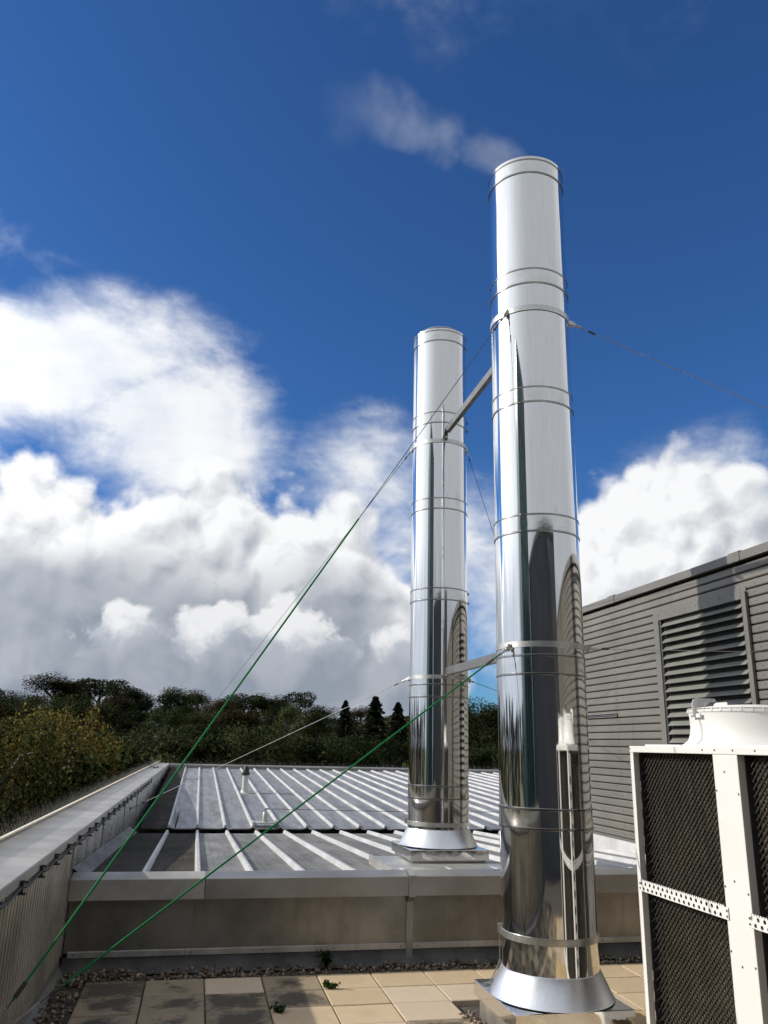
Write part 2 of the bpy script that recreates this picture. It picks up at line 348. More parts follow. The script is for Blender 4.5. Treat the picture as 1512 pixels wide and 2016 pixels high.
# ------------------------------------------------------------------ mesh helpers
class B:
    def __init__(s): s.v = []; s.f = []
    def add(s, vs, fs):
        o = len(s.v); s.v += [tuple(v) for v in vs]; s.f += [tuple(i + o for i in f) for f in fs]; return s
    def box(s, x0, x1, y0, y1, z0, z1):
        return s.add([(x0, y0, z0), (x1, y0, z0), (x1, y1, z0), (x0, y1, z0), (x0, y0, z1), (x1, y0, z1), (x1, y1, z1), (x0, y1, z1)],
                     [(3, 2, 1, 0), (4, 5, 6, 7), (0, 1, 5, 4), (1, 2, 6, 5), (2, 3, 7, 6), (3, 0, 4, 7)])
    def bar(s, p, q, w, h, up=(0, 0, 1)):
        p = Vector(p); q = Vector(q); d = (q - p).normalized(); a = d.cross(Vector(up))
        if a.length < 1e-4: a = d.cross(Vector((1, 0, 0)))
        a.normalize(); u = a.cross(d); a *= w / 2; u *= h / 2
        return s.add([p - a - u, p + a - u, p + a + u, p - a + u, q - a - u, q + a - u, q + a + u, q - a + u],
                     [(3, 2, 1, 0), (4, 5, 6, 7), (0, 1, 5, 4), (1, 2, 6, 5), (2, 3, 7, 6), (3, 0, 4, 7)])
    def tube(s, pts, r, n=8, cap=True):
        pts = [Vector(p) for p in pts]; rr = r if isinstance(r, (list, tuple)) else [r] * len(pts); o = len(s.v); vs = []; fs = []
        for i, p in enumerate(pts):
            d = (pts[min(i + 1, len(pts) - 1)] - pts[max(i - 1, 0)]).normalized()
            a = d.cross(Vector((0, 0, 1)))
            if a.length < 1e-3: a = Vector((1, 0, 0))
            a.normalize(); u = a.cross(d)
            for k in range(n):
                t = 2 * math.pi * k / n; vs.append(p + (a * math.cos(t) + u * math.sin(t)) * rr[i])
        for i in range(len(pts) - 1):
            for k in range(n): fs.append((i * n + k, (i + 1) * n + k, (i + 1) * n + (k + 1) % n, i * n + (k + 1) % n))
        if cap: fs.append(tuple(range(n))); fs.append(tuple((len(pts) - 1) * n + k for k in reversed(range(n))))
        return s.add(vs, fs)
    def lathe(s, c, prof, n=96, a0=0.0, a1=None):
        """prof: (radius, z) going up on the outside; c: (x, y)"""
        full = a1 is None; m = n if full else n + 1; vs = []; fs = []
        for r, z in prof:
            for k in range(m):
                t = a0 + (2 * math.pi if full else a1 - a0) * k / n
                vs.append((c[0] + r * math.sin(t), c[1] + r * math.cos(t), z))
        for i in range(len(prof) - 1):
            for k in range(n):
                k2 = (k + 1) % m; fs.append((i * m + k, (i + 1) * m + k, (i + 1) * m + k2, i * m + k2))
        return s.add(vs, fs)
    def prism(s, prof, p, q):
        """extrude a closed (x, z) profile from y=p to y=q"""
        n = len(prof); vs = [(x, p, z) for x, z in prof] + [(x, q, z) for x, z in prof]
        return s.add(vs, [(i, (i + 1) % n, n + (i + 1) % n, n + i) for i in range(n)] + [tuple(reversed(range(n))), tuple(range(n, 2 * n))])
    def mesh(s, name, mat, smooth=False, angle=35):
        me = bpy.data.meshes.new(name); me.from_pydata(s.v, [], s.f)
        bm = bmesh.new(); bm.from_mesh(me); bmesh.ops.recalc_face_normals(bm, faces=bm.faces); bm.to_mesh(me); bm.free()
        if mat: me.materials.append(MT[mat] if isinstance(mat, str) else mat)
        if smooth: me.shade_smooth(); me.set_sharp_from_angle(angle=RAD(angle))
        return me
    def build(s, name, mat, parent=None, smooth=False, angle=35, kind=None):
        return link(name, s.mesh(name, mat, smooth, angle), parent, kind)


def link(name, me, parent=None, kind=None, loc=None):
    o = bpy.data.objects.new(name, me); COL.objects.link(o)
    if parent is not None:
        o.parent = parent
        if loc is None:
            t = Vector((0, 0, 0)); p = parent
            while p is not None: t += p.location; p = p.parent
            o.location = -t
        else: o.location = loc
    elif loc is not None: o.location = loc
    if kind: o['kind'] = kind
    return o


def tag(o, label, cat, group=None):
    o['label'] = label; o['category'] = cat
    if group: o['group'] = group
    return o


def thing(name, label, cat, loc, group=None):
    o = bpy.data.objects.new(name, None); COL.objects.link(o); o.location = loc; o.empty_display_size = 0.2
    return tag(o, label, cat, group)


def bevel(o, w, seg=2):
    m = o.modifiers.new('bevel', 'BEVEL'); m.width = w; m.segments = seg; m.limit_method = 'ANGLE'; return o


rnd = random.Random(7)

# ------------------------------------------------------------------ ground and terrace
import numpy as np
rng = np.random.default_rng(3)

def ground_z(x, y):
    d = math.hypot(x, y); t = min(1, max(0, (d - 45) / 120)); return -7.5 + 6.0 * t * t * (3 - 2 * t)

def build_ground():
    rs = [0.0, 12, 25, 40, 55, 70, 90, 110, 130, 150, 175, 220, 400, 1000, 3000]; n = 64; b = B(); vs = [(0, 0, ground_z(0, 0))]; fs = []
    for r in rs[1:]:
        for k in range(n):
            t = 2 * math.pi * k / n; x, y = r * math.sin(t), r * math.cos(t)
            vs.append((x, y, ground_z(x, y) + (rnd.uniform(-.25, .25) if 40 < r < 200 else 0)))
    for k in range(n): fs.append((0, 1 + k, 1 + (k + 1) % n))
    for i in range(len(rs) - 2):
        for k in range(n): fs.append((1 + i * n + k, 1 + (i + 1) * n + k, 1 + (i + 1) * n + (k + 1) % n, 1 + i * n + (k + 1) % n))
    b.add(vs, fs); b.build('ground', 'soil', kind='structure', smooth=True)
build_ground()

PX0, PX1, PY0, PY1 = 2.275, 3.17, 5.81, 6.695      # near plinth footprint
terrace = B().box(-1.04, 6.2, -2.2, 8.42, -0.30, -0.045).build('terrace', 'bed', kind='structure')

def build_slabs():
    w, d, g = 0.4975, 0.45, 0.007; meshes = {}
    def slab(mat, k):
        if (mat, k) in meshes: return meshes[mat, k]
        b = B(); h = 0.045; q = 0.006; r = random.Random(k)
        x0, x1, y0, y1 = -w / 2 + g / 2, w / 2 - g / 2, -d / 2 + g / 2, d / 2 - g / 2
        def ring(ins, z, j): return [(x0 + ins + r.uniform(0, j), y0 + ins + r.uniform(0, j), z), (x1 - ins - r.uniform(0, j), y0 + ins + r.uniform(0, j), z), (x1 - ins - r.uniform(0, j), y1 - ins - r.uniform(0, j), z), (x0 + ins + r.uniform(0, j), y1 - ins - r.uniform(0, j), z)]
        vs = ring(0, -h, 0) + ring(0, -q, 0.002) + ring(q, 0, 0.003)
        fs = [(3, 2, 1, 0), (8, 9, 10, 11)]
        for a in (0, 4):
            for i in range(4): fs.append((a + i, a + (i + 1) % 4, a + 4 + (i + 1) % 4, a + 4 + i))
        meshes[mat, k] = b.add(vs, fs).mesh('paving_slab', mat); return meshes[mat, k]
    look = {(-2, 0): 'd', (-1, 0): 'd', (0, 0): 'p', (1, 0): 'd', (2, 0): 'c', (3, 0): 'c', (4, 0): 'c', (-2, 1): 'd', (-1, 1): 'd', (0, 1): 'd', (1, 1): 'd', (2, 1): 'c', (3, 1): 'p', (4, 1): 'p', (-2, 2): 'd', (-1, 2): 'd', (0, 2): 'd', (1, 2): 'c', (2, 2): 'c', (3, 2): 'p', (4, 2): 'c',
            (-1, 3): 'd', (0, 3): 'd', (1, 3): 'c', (2, 3): 'p', (5, 0): 'c', (6, 0): 'y', (7, 0): 'c', (6, 1): 'c', (5, 1): 'c'}
    nm = {'d': 'slab_dirty_shaded', 'p': 'slab_pink', 'c': 'slab', 'y': 'slab_yellow'}
    for i in range(-2, 12):
        for j in range(0, 15):
            cx = 0.219 + w * (i + .5); cy = 7.985 - d * (j + .5)
            if cx > 6.05: continue
            if cx + w / 2 > PX0 - 0.02 and cx - w / 2 < PX1 and cy + d / 2 > PY0 and cy - d / 2 < PY1 + 0.02: continue
            m = nm[look.get((i, j), rnd.choice('ccpy') if i > 3 else rnd.choice('dddc'))]
            o = link('paving_slab', slab(m, rnd.randrange(3)), terrace, loc=(cx, cy, rnd.uniform(-.003, .002)))
            o.rotation_euler = (rnd.uniform(-.004, .004), rnd.uniform(-.004, .004), rnd.uniform(-.004, .004) + (math.pi if rnd.random() < .5 else 0))
build_slabs()

def ico():
    bm = bmesh.new(); bmesh.ops.create_icosphere(bm, subdivisions=1, radius=1.0); bm.verts.ensure_lookup_table()
    v = np.array([x.co[:] for x in bm.verts]); f = [[q.index for q in p.verts] for p in bm.faces]; bm.free(); return v, np.array(f)
ICO_V, ICO_F = ico()

def fast_mesh(name, V_, F_, mat, smooth=False):
    """V_ (n,3), F_ (m,k) arrays"""
    me = bpy.data.meshes.new(name); n, m, k = len(V_), len(F_), F_.shape[1]
    me.vertices.add(n); me.vertices.foreach_set('co', np.asarray(V_, dtype=np.float32).ravel())
    me.loops.add(m * k); me.loops.foreach_set('vertex_index', F_.astype(np.int32).ravel())
    me.polygons.add(m); me.polygons.foreach_set('loop_start', np.arange(0, m * k, k, dtype=np.int32)); me.polygons.foreach_set('loop_total', np.full(m, k, dtype=np.int32))
    if smooth: me.polygons.foreach_set('use_smooth', np.ones(m, dtype=bool))
    me.update(calc_edges=True); me.materials.append(MT[mat]); return me

def build_gravel():
    pts = []
    for _ in range(1500): pts.append((rng.uniform(-1.0, 6.15), rng.uniform(8.0, 8.36), rng.uniform(-.035, .005)))
    for _ in range(620): pts.append((rng.uniform(-1.02, -0.79), rng.uniform(4.0, 8.3), rng.uniform(-.035, .008)))
    for _ in range(420): pts.append((rng.uniform(2.16, 2.30), rng.uniform(5.6, 6.8), rng.uniform(-.035, 0.0)))
    for _ in range(300): pts.append((rng.uniform(2.2, 3.3), rng.uniform(5.55, 5.80), rng.uniform(-.035, 0.0)))
    for _ in range(60): pts.append((rng.uniform(-.9, -0.3), rng.uniform(8.0, 8.3), rng.uniform(.0, .04)))
    p = np.array(pts); n = len(p); nv = len(ICO_V)
    s = rng.uniform(.007, .021, (n, 1, 1)) * rng.uniform(.6, 1.25, (n, 1, 3)); a = rng.uniform(0, 6.28, n); ca, sa = np.cos(a), np.sin(a)
    v = ICO_V[None] * s * (1 + rng.uniform(-.18, .18, (n, nv, 1)))
    x = v[..., 0] * ca[:, None] - v[..., 1] * sa[:, None]; y = v[..., 0] * sa[:, None] + v[..., 1] * ca[:, None]
    v = np.stack([x, y, v[..., 2]], -1) + p[:, None]
    f = ICO_F[None] + (np.arange(n) * nv)[:, None, None]
    o = link('gravel', fast_mesh('gravel', v.reshape(-1, 3), f.reshape(-1, 3), 'pebble', True), kind='stuff')
    tag(o, 'loose brown pebbles along the foot of the walls and plinth', 'gravel')
build_gravel()

# ------------------------------------------------------------------ upstand wall between terrace and roof
def build_upstand():
    t = thing('upstand_wall', 'low stained metal-clad upstand between paving and seamed roof', 'wall', (2.2, 8.42, 0))
    B().box(-1.04, 6.19, 8.425, 8.60, -0.04, 0.70).build('core', 'membrane', t)
    for x0, x1, m in ((-1.04, 0.165, 'coping'), (0.171, 2.155, 'coping2'), (2.215, 6.19, 'coping2')):
        o = B().prism([(8.300, 0.585), (8.300, 0.758), (8.306, 0.765), (8.455, 0.802), (8.468, 0.802), (8.468, 0.745), (8.325, 0.740), (8.325, 0.585)], x0, x1)
        o.v = [(y, x, z) for x, y, z in o.v]; o.build('coping_section', m, t)
    for x0, x1 in ((-1.04, 2.160), (2.212, 6.19)):
        B().box(x0, x1, 8.40, 8.424, 0.135, 0.70).build('face_panel', 'upstand', t)
    # covering strip over the vertical joint, wrapped over the coping
    s = B().add([(2.150, 8.290, .772), (2.220, 8.290, .772), (2.220, 8.475, .812), (2.150, 8.475, .812)], [(0, 1, 2, 3)]).box(2.150, 2.220, 8.284, 8.298, 0.575, 0.772).box(2.152, 2.218, 8.384, 8.399, 0.02, 0.60)
    s.add([(2.150, 8.284, 0.575), (2.220, 8.284, 0.575), (2.220, 8.384, 0.52), (2.150, 8.384, 0.52)], [(0, 1, 2, 3)]).build('joint_strip', 'coping2', t)
    for i, (x0, x1) in enumerate(((-1.0, 0.03), (0.033, 2.148), (2.222, 4.2), (4.203, 6.19))):
        o = B().prism([(8.388, 0.098), (8.388, 0.142), (8.399, 0.150), (8.399, 0.098)], x0, x1); o.v = [(y, x, z) for x, y, z in o.v]
        st = o.build('flashing_strip', 'trim_white', t)
        n = max(2, int((x1 - x0) / .5))
        for k in range(n):
            xx = x0 + .05 + (x1 - x0 - .1) * k / (n - 1); b = B().lathe((0, 0), [(0.001, .004), (.007, .003), (.008, 0)], 8); b.v = [(xx + x, 8.387 - z, 0.122 + y) for x, y, z in b.v]
            b.build('screw', 'screw', st)
    # dressed membrane skirt with a cove at its foot
    nx = 60; prof = [(8.398, 0.10), (8.396, 0.06), (8.385, 0.025), (8.345, 0.0), (8.30, -0.03)]; vs = []; fs = []
    for i in range(nx + 1):
        x = -1.04 + 7.23 * i / nx
        for k, (y, z) in enumerate(prof): vs.append((x, y + (rnd.uniform(-.006, .006) if 0 < k else 0), z))
    for i in range(nx):
        for k in range(4): fs.append((i * 5 + k, (i + 1) * 5 + k, (i + 1) * 5 + k + 1, i * 5 + k + 1))
    B().add(vs, fs).build('membrane_skirt', 'membrane', t, smooth=True, angle=70)
build_upstand()

# ------------------------------------------------------------------ left parapet
def spikes(b, base, p0, p1, inward, n_per_m=26, lean=0.55, h=0.115):
    """wire bird spikes along p0-p1; 'inward' is the horizontal unit vector towards the roof"""
    p0, p1, inward = Vector(p0), Vector(p1), Vector(inward); L = (p1 - p0).length; n = int(L * n_per_m); d = (p1 - p0) / L
    for i in range(n):
        p = p0 + d * (L * (i + rnd.random() * .6) / n); sgn = (-1, -.35, 1, .3)[i % 4]
        tip = p + inward * (sgn * lean * h * rnd.uniform(.8, 1.15)) + d * rnd.uniform(-.03, .03) + Vector((0, 0, h * rnd.uniform(.8, 1.1)))
        a = d * .0022; u = inward * .0022
        b.add([p - a - u, p + a - u, p + u * 1.4, tip], [(0, 1, 3), (1, 2, 3), (2, 0, 3)])
    base.bar(p0, p1, 0.035, 0.012)

def build_parapet():
    t = thing('parapet_wall', 'long left parapet with grey coping and bird spikes along its outer edge', 'wall', (-1.3, 8.4, 0))
    B().box(-1.52, -1.085, 1.0, 33.2, -7.4, 1.08).build('core', 'membrane', t)
    ys = [1.0, 6.71, 9.9, 13.2, 16.5, 19.8, 23.1, 26.4, 29.7, 33.4]
    for a, b_ in zip(ys, ys[1:]):
        B().prism([(-1.57, 1.02), (-1.57, 1.172), (-1.562, 1.18), (-1.052, 1.152), (-1.045, 1.145), (-1.045, 1.085), (-1.055, 1.085), (-1.055, 1.125), (-1.545, 1.15), (-1.545, 1.02)], a + .003, b_ - .003).build('coping_section', 'coping', t)
    # ribbed sheet facing the terrace
    y = 1.0; pitch = 0.098; fl, gr = B(), B()
    while y < 8.33:
        w = min(pitch * .68, 8.39 - y); fl.box(-1.080, -1.056, y, y + w, .10, 1.10); gr.box(-1.084, -1.0815, y + w - .004, y + pitch + .004, .10, 1.10); y += pitch
    fl.build('ribbed_sheet', 'ribbed', t, kind='stuff'); gr.build('rib_grooves', 'gutter', t, kind='stuff')
    o = B().prism([(-1.086, .13), (-1.062, .12), (-1.056, .03), (-1.00, -.03), (-1.086, -.03)], 1.0, 8.39).build('foot_flashing', 'coping2', t)
    B().box(-1.058, -1.046, 8.33, 8.40, .12, 1.08).build('corner_trim', 'panel', t)
    # smooth panels above the metal roof
    py = [8.43, 9.9, 11.4, 12.9, 14.4, 15.9, 18.0, 20.2, 22.6, 25.2, 28.0, 30.6, 33.0]
    for i, (a, c) in enumerate(zip(py, py[1:])):
        B().box(-1.083, -1.066 - .002 * (i % 2), a + .004, c - .004, 0.28, 1.10).build('smooth_panel', 'panel', t)
    for yy in (10.9, 13.9, 16.6): B().box(-1.064, -1.052, yy, yy + .05, .4, 1.09).build('joint_cover', 'coping2', t)
    # sloping skirt where the panels meet the roof
    B().add([(-1.062, 8.48, .84), (-.93, 8.48, .745), (-.93, 15.5, .445), (-1.062, 15.5, .54)], [(0, 1, 2, 3)]).build('apron_flashing', 'roof_low', t)
    # clips under the coping lip with a slack black cable
    cy = [4.4, 5.2, 5.906, 6.583, 7.214, 7.852, 8.53, 9.257, 9.789, 10.46, 11.1, 11.8, 12.5, 13.2, 13.9, 14.6, 15.4, 16.2, 17.0, 17.8, 18.6, 19.5, 20.5]
    clip = B().box(-.012, .012, -.012, .012, -.075, 0).box(-.03, .03, -.012, .012, -.085, -.072).box(-.005, .035, -.014, .014, -.012, 0).mesh('cable_clip', 'dark_metal')
    for yy in cy: link('cable_clip', clip, t, loc=Vector((-1.032, yy, 1.118)) - t.location)
    pts = []
    for a, c in zip(cy, cy[1:]):
        for k in range(4):
            u = k / 4; pts.append((-1.035 + .006 * math.sin(a * 9 + u), a + (c - a) * u, 1.078 - .028 * math.sin(math.pi * u)))
    B().tube(pts, .011, 6).build('cable', 'black', t, smooth=True)
    sb, ss = B(), B(); spikes(ss, sb, (-1.535, 1.0, 1.187), (-1.535, 33.2, 1.187), (1, 0, 0), 34, .55, .17)
    # inward-leaning spikes over the coping edge, sunlight put into their cream colour
    yy = 1.0
    while yy < 33.2:
        sb.bar((-1.555, yy, 1.192), (-1.42, yy + .17, 1.255), .019, .006); yy += .055
    ss.build('bird_spikes', 'spike', t, kind='stuff'); sb.build('spike_strip', 'spike_sunlit', t)
build_parapet()

def build_far_parapet():
    t = thing('far_parapet', 'low far parapet rail with bird spikes behind the seamed roof', 'wall', (6, 33.2, 0.9))
    x = -1.04
    while x < 16.5:
        B().box(x + .003, x + 2.997, 32.95, 33.45, 1.10, 1.150).build('coping_section', 'trim_white', t); x += 3
    B().box(-1.04, 17, 32.99, 33.06, 0.96, 1.098).build('fascia', 'coping2', t)
    B().box(-1.04, 17, 32.90, 32.985, 1.03, 1.05).build('rail', 'coping', t)
    B().box(-1.04, 17, 33.07, 33.40, -7.4, 1.098).build('core', 'membrane', t)
    for i in range(36): B().box(-.9 + i * .5, -.87 + i * .5, 32.885, 32.90, .98, 1.06).build('clip', 'dark_metal', t)
    sb, ss = B(), B(); spikes(ss, sb, (-1.04, 33.40, 1.157), (17, 33.40, 1.157), (0, -1, 0), 18, .5, .17)
    ss.build('bird_spikes', 'spike', t, kind='stuff'); sb.build('spike_strip', 'spike', t)
build_far_parapet()

# ------------------------------------------------------------------ metal roof in two slopes with a valley gutter
def zlow(y): return 0.735 - (y - 8.46) * 0.0432
def zup(y): return 0.440 + (y - 16.30) * 0.0350

def build_roof():
    t = thing('metal_roof', 'butterfly roof of grey standing-seam sheets with valley gutter', 'roof', (3, 16, 0.4))
    s = 0.52; X0 = 0.10
    def sheet(x, y0, y1, zf, mat, lip):
        # pan with rolled-up edges, its eaves end dished between the seams
        u = [(-.25, .022), (-.235, .004), (-.15, 0), (0, 0), (.15, 0), (.235, .004), (.25, .022)]; ny = 6; vs = []; fs = []
        for i in range(ny + 1):
            y = y0 + (y1 - y0) * i / ny
            for k, (du, dz) in enumerate(u):
                yy = y
                if lip and i == 0: yy -= (.10 if abs(du) < .2 else .03 if abs(du) < .24 else 0)
                vs.append((x + s / 2 + du, yy, zf(yy) + dz))
        m = len(u)
        for i in range(ny):
            for k in range(m - 1): fs.append((i * m + k, i * m + k + 1, (i + 1) * m + k + 1, (i + 1) * m + k))
        if lip:
            o = len(vs)
            for k in range(m): vs.append((vs[k][0], vs[k][1] + .004, vs[k][2] - .022))
            for k in range(m - 1): fs.append((k + 1, k, o + k, o + k + 1))
        B().add(vs, fs).build('roof_sheet', mat, t, smooth=True, angle=30)
    def seam(x, y0, y1, zf, hook):
        prof = [(-.034, .0), (-.021, .046), (-.014, .054), (.014, .054), (.021, .046), (.034, .0)]; vs = []; ny = 4
        for i in range(ny + 1):
            y = y0 + (y1 - y0) * i / ny
            for dx, dz in prof: vs.append((x + dx, y, zf(y) + dz + .001))
        fs = []; m = 6
        for i in range(ny):
            for k in range(m - 1): fs.append((i * m + k, i * m + k + 1, (i + 1) * m + k + 1, (i + 1) * m + k))
        fs += [tuple(range(m)), tuple(range(ny * m, ny * m + m))]
        B().add(vs, fs).build('roof_seam', 'seam', t)
    for k in range(-2, 12):
        x = X0 + s * k
        mat = 'roof_dark' if k < 0 else 'roof_low'  # lower left sheets: parapet shadow put into the dark sheet colour
        if k >= 1 and k > 8: mat = 'roof'
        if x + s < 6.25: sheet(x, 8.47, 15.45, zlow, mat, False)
        if -1 <= k and x < 6.1: seam(x, 8.475, 15.5, zlow, False)
    for k in range(-2, 32):
        x = X0 + s * k
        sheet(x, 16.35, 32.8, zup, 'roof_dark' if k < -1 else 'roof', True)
        if k > -2: seam(x, 16.33, 32.75, zup, True)
    g = B().box(-1.0, 17, 15.40, 16.75, .20, .26).box(-1.0, 17, 15.36, 15.40, .20, zlow(15.4) - .03).box(-1.0, 17, 16.62, 16.75, .26, .40)
    g.build('valley_gutter', 'gutter', t)
    B().box(-1.0, 17, 32.80, 32.95, .7, 1.02).build('head_flashing', 'gutter', t)
    B().box(-1.0, 17, 16.8, 32.8, .10, .30).build('deck', 'gutter', t); B().box(-1.0, 6.19, 8.61, 15.3, .0, .30).build('deck', 'gutter', t)
    # patched flat sheet and lap joints
    for k in (0, 1, 2): B().box(X0 + s * (k + 2) + .03, X0 + s * (k + 3) - .03, 23.10, 23.16, zup(23.1) + .002, zup(23.1) + .010).build('lap_joint', 'roof', t)
    B().add([(3.5, 8.47, .766), (6.19, 8.47, .766), (6.19, 9.0, .760), (3.5, 9.0, .760)], [(0, 1, 2, 3)]).build('apron_sheet', 'seam', t)
build_roof()

# ------------------------------------------------------------------ flues
NEAR = (2.725, 6.235); FAR = (2.826, 9.576); FR = 0.3606
BANDS = ((1.430, 1.568), (2.578, 2.722), (3.747, 3.890), (4.917, 5.055), (6.097, 6.245), (7.303, 7.450))

def build_flue(c, zbase, label):
    t = thing('steel_flue', label, 'flue', (c[0], c[1], zbase))
    zc = zbase + 0.185                                  # top of the storm collar
    zs = [zbase + .02] + [q for bnd in BANDS for q in bnd] + [7.452]
    for i in range(0, len(zs) - 1, 2):
        z0, z1 = zs[i], zs[i + 1]
        n = max(2, int((z1 - z0) / .12)); B().lathe(c, [(FR, z0 + (z1 - z0) * k / n) for k in range(n + 1)], 128).build('flue_section', 'flue', t, smooth=True)
    for z0, z1 in BANDS:
        bd = B().lathe(c, [(FR - .002, z0), (FR + .0035, z0 + .006), (FR + .0035, z1 - .006), (FR - .002, z1)], 128).build('locking_band', 'band', t, smooth=True)
        for z in (z0, z1):
            B().lathe(c, [(FR - .001, z - .011), (FR + .008, z - .007), (FR + .008, z + .007), (FR - .001, z + .011)], 128).build('bead', 'bead', bd, smooth=True, angle=60)
    # open top: rim, inner pipe and mesh basket
    B().lathe(c, [(FR - .002, 7.45), (FR + .006, 7.455), (FR + .006, 7.482), (FR - .012, 7.50), (FR - .055, 7.505), (FR - .055, 7.45)], 96).build('top_rim', 'band', t, smooth=True)
    B().lathe(c, [(FR - .055, 7.46), (FR - .055, 7.535), (FR - .062, 7.545), (FR - .07, 7.53), (FR - .07, 6.9)], 96).build('inner_pipe', 'bead', t, smooth=True)
    # storm collar
    B().lathe(c, [(FR + .001, zc + .004), (FR + .008, zc), (FR + .010, zc - .006), (0.456, zbase + .008), (0.462, zbase + .004), (.455, zbase + .004)], 128).build('storm_collar', 'collar', t, smooth=True)
    # straps: two guy straps and the bottom clamp
    zb = zc + (.207 if zbase < .5 else .035)
    for z, w, nm in ((2.812, .046, 'guy_strap'), (5.838, .052, 'guy_strap'), (zb + .022, .046, 'clamp_strap')):
        B().lathe(c, [(FR + .001, z - w / 2), (FR + .009, z - w / 2), (FR + .009, z + w / 2), (FR + .001, z + w / 2)], 128).build(nm, 'strap', t, smooth=True, angle=40)
    # clamp ear and tail bar on the left
    a = math.atan2(-c[0], -c[1]) + RAD(88)
    d = Vector((math.sin(a), math.cos(a), 0)); p = Vector((c[0], c[1], 0)) + d * (FR + .016)
    b = B().bar(p + Vector((0, 0, zb)), p + Vector((0, 0, zb + .065)), .022, .03, up=d)
    b.build('clamp_ear', 'strap', t)
    if zbase < .5:
        q = p + d * 0.0; b = B().bar(q + Vector((0, 0, zb + .03)), q + Vector((0, 0, zc + .01)), .032, .007, up=d)
        b.bar(q + Vector((0, 0, zc + .012)), q + d * .075 + Vector((0, 0, zbase + .05)), .032, .007, up=d).bar(q + d * .072 + Vector((0, 0, zbase + .05)), q + d * .125 + Vector((0, 0, zbase + .035)), .032, .007, up=(0, 0, 1))
        b.build('strap_tail', 'strap', t)
    for z in (() if zbase < .5 else (3.82, 6.17)):             # band latches on the far side
        a2 = math.atan2(-c[0], -c[1]) - RAD(92); d2 = Vector((math.sin(a2), math.cos(a2), 0)); p2 = Vector((c[0], c[1], z)) + d2 * (FR + .012)
        for dz in (-.07, .045): B().bar(p2 + Vector((0, 0, dz)), p2 + Vector((0, 0, dz + .025)), .02, .018, up=d2).build('band_latch', 'bolt', t)
    return t
build_flue(NEAR, 0.256, 'nearer tall polished steel flue standing on the paved terrace, smoking')
build_flue(FAR, 0.912, 'farther polished steel flue rising from the metal roof behind')

def build_plinth(c, x0, x1, y0, y1, z0, z1, cap, label):
    t = thing('flue_plinth', label, 'plinth', (c[0], c[1], z0))
    B().box(x0 + .035, x1 - .035, y0 + .035, y1 - .035, z0, z1 - cap * .5).build('body', 'plinth_body', t)
    b = B(); o = .0
    vs = [(x0, y0, z1 - cap), (x1, y0, z1 - cap), (x1, y1, z1 - cap), (x0, y1, z1 - cap), (x0, y0, z1 - .004), (x1, y0, z1 - .004), (x1, y1, z1 - .004), (x0, y1, z1 - .004), (x0 + .004, y0 + .004, z1), (x1 - .004, y0 + .004, z1), (x1 - .004, y1 - .004, z1), (x0 + .004, y1 - .004, z1)]
    fs = [(i, (i + 1) % 4, 4 + (i + 1) % 4, 4 + i) for i in range(4)] + [(4 + i, 4 + (i + 1) % 4, 8 + (i + 1) % 4, 8 + i) for i in range(4)] + [(8, 9, 10, 11), (3, 2, 1, 0)]
    b.add(vs, fs).build('cap', 'plinth', t)
    return t
build_plinth(NEAR, PX0, PX1, PY0, PY1, -0.04, 0.253, 0.105, 'square mirror-topped steel plinth under the nearer flue on the paving')
tp = build_plinth(FAR, 2.375, 3.285, 9.11, 10.03, 0.55, 0.907, 0.108, 'square steel plinth under the farther flue on the metal roof')
B().box(2.02, 2.05, 8.50, 9.65, .70, .80).box(2.05, 2.38, 8.50, 9.70, .70, .775).box(2.38, 3.5, 8.50, 9.11, .70, .772).build('apron_flashing', 'trim_white', tp)

# ------------------------------------------------------------------ braces between the flues
def build_brace(p, q, label, tab):
    p, q = Vector(p), Vector(q); t = thing('flue_brace', label, 'brace', p)
    d = (q - p).normalized(); a = d.cross(Vector((0, 0, 1))).normalized()
    h, w, th = .085, .050, .006
    b = B().bar(p, q, th, h)                              # web
    o = a * -(w / 2)
    b.bar(p + o + Vector((0, 0, h / 2)), q + o + Vector((0, 0, h / 2)), w, th).bar(p + o - Vector((0, 0, h / 2)), q + o - Vector((0, 0, h / 2)), w, th)
    b.build('channel', 'brace', t)
    tb = B().bar(p + Vector((0, 0, -.04)), p + d * .14 + a * .03 + Vector((0, 0, -.07)), .05, .006).bar(p + Vector((0, 0, -.03)), p + Vector((0, 0, tab)), .045, .008, up=d)
    tb.build('end_tab', 'brace', t)
    bo = B().tube([p - d * .03 + Vector((0, 0, tab + .02)), p + d * .05 + Vector((0, 0, tab + .02))], .014, 8).build('bolt', 'galv', t, smooth=True)
    bk = B().bar(q - d * .06 + Vector((0, 0, 0)), q + d * .02, .06, .10).build('near_bracket', 'brace', t)
build_brace((2.80, 9.185, 5.985), (2.745, 6.62, 5.93), 'upper grey channel brace tying the two flues together', -.14)
build_brace((2.80, 9.185, 2.875), (2.745, 6.62, 2.85), 'lower grey channel brace tying the two flues together', -.07)

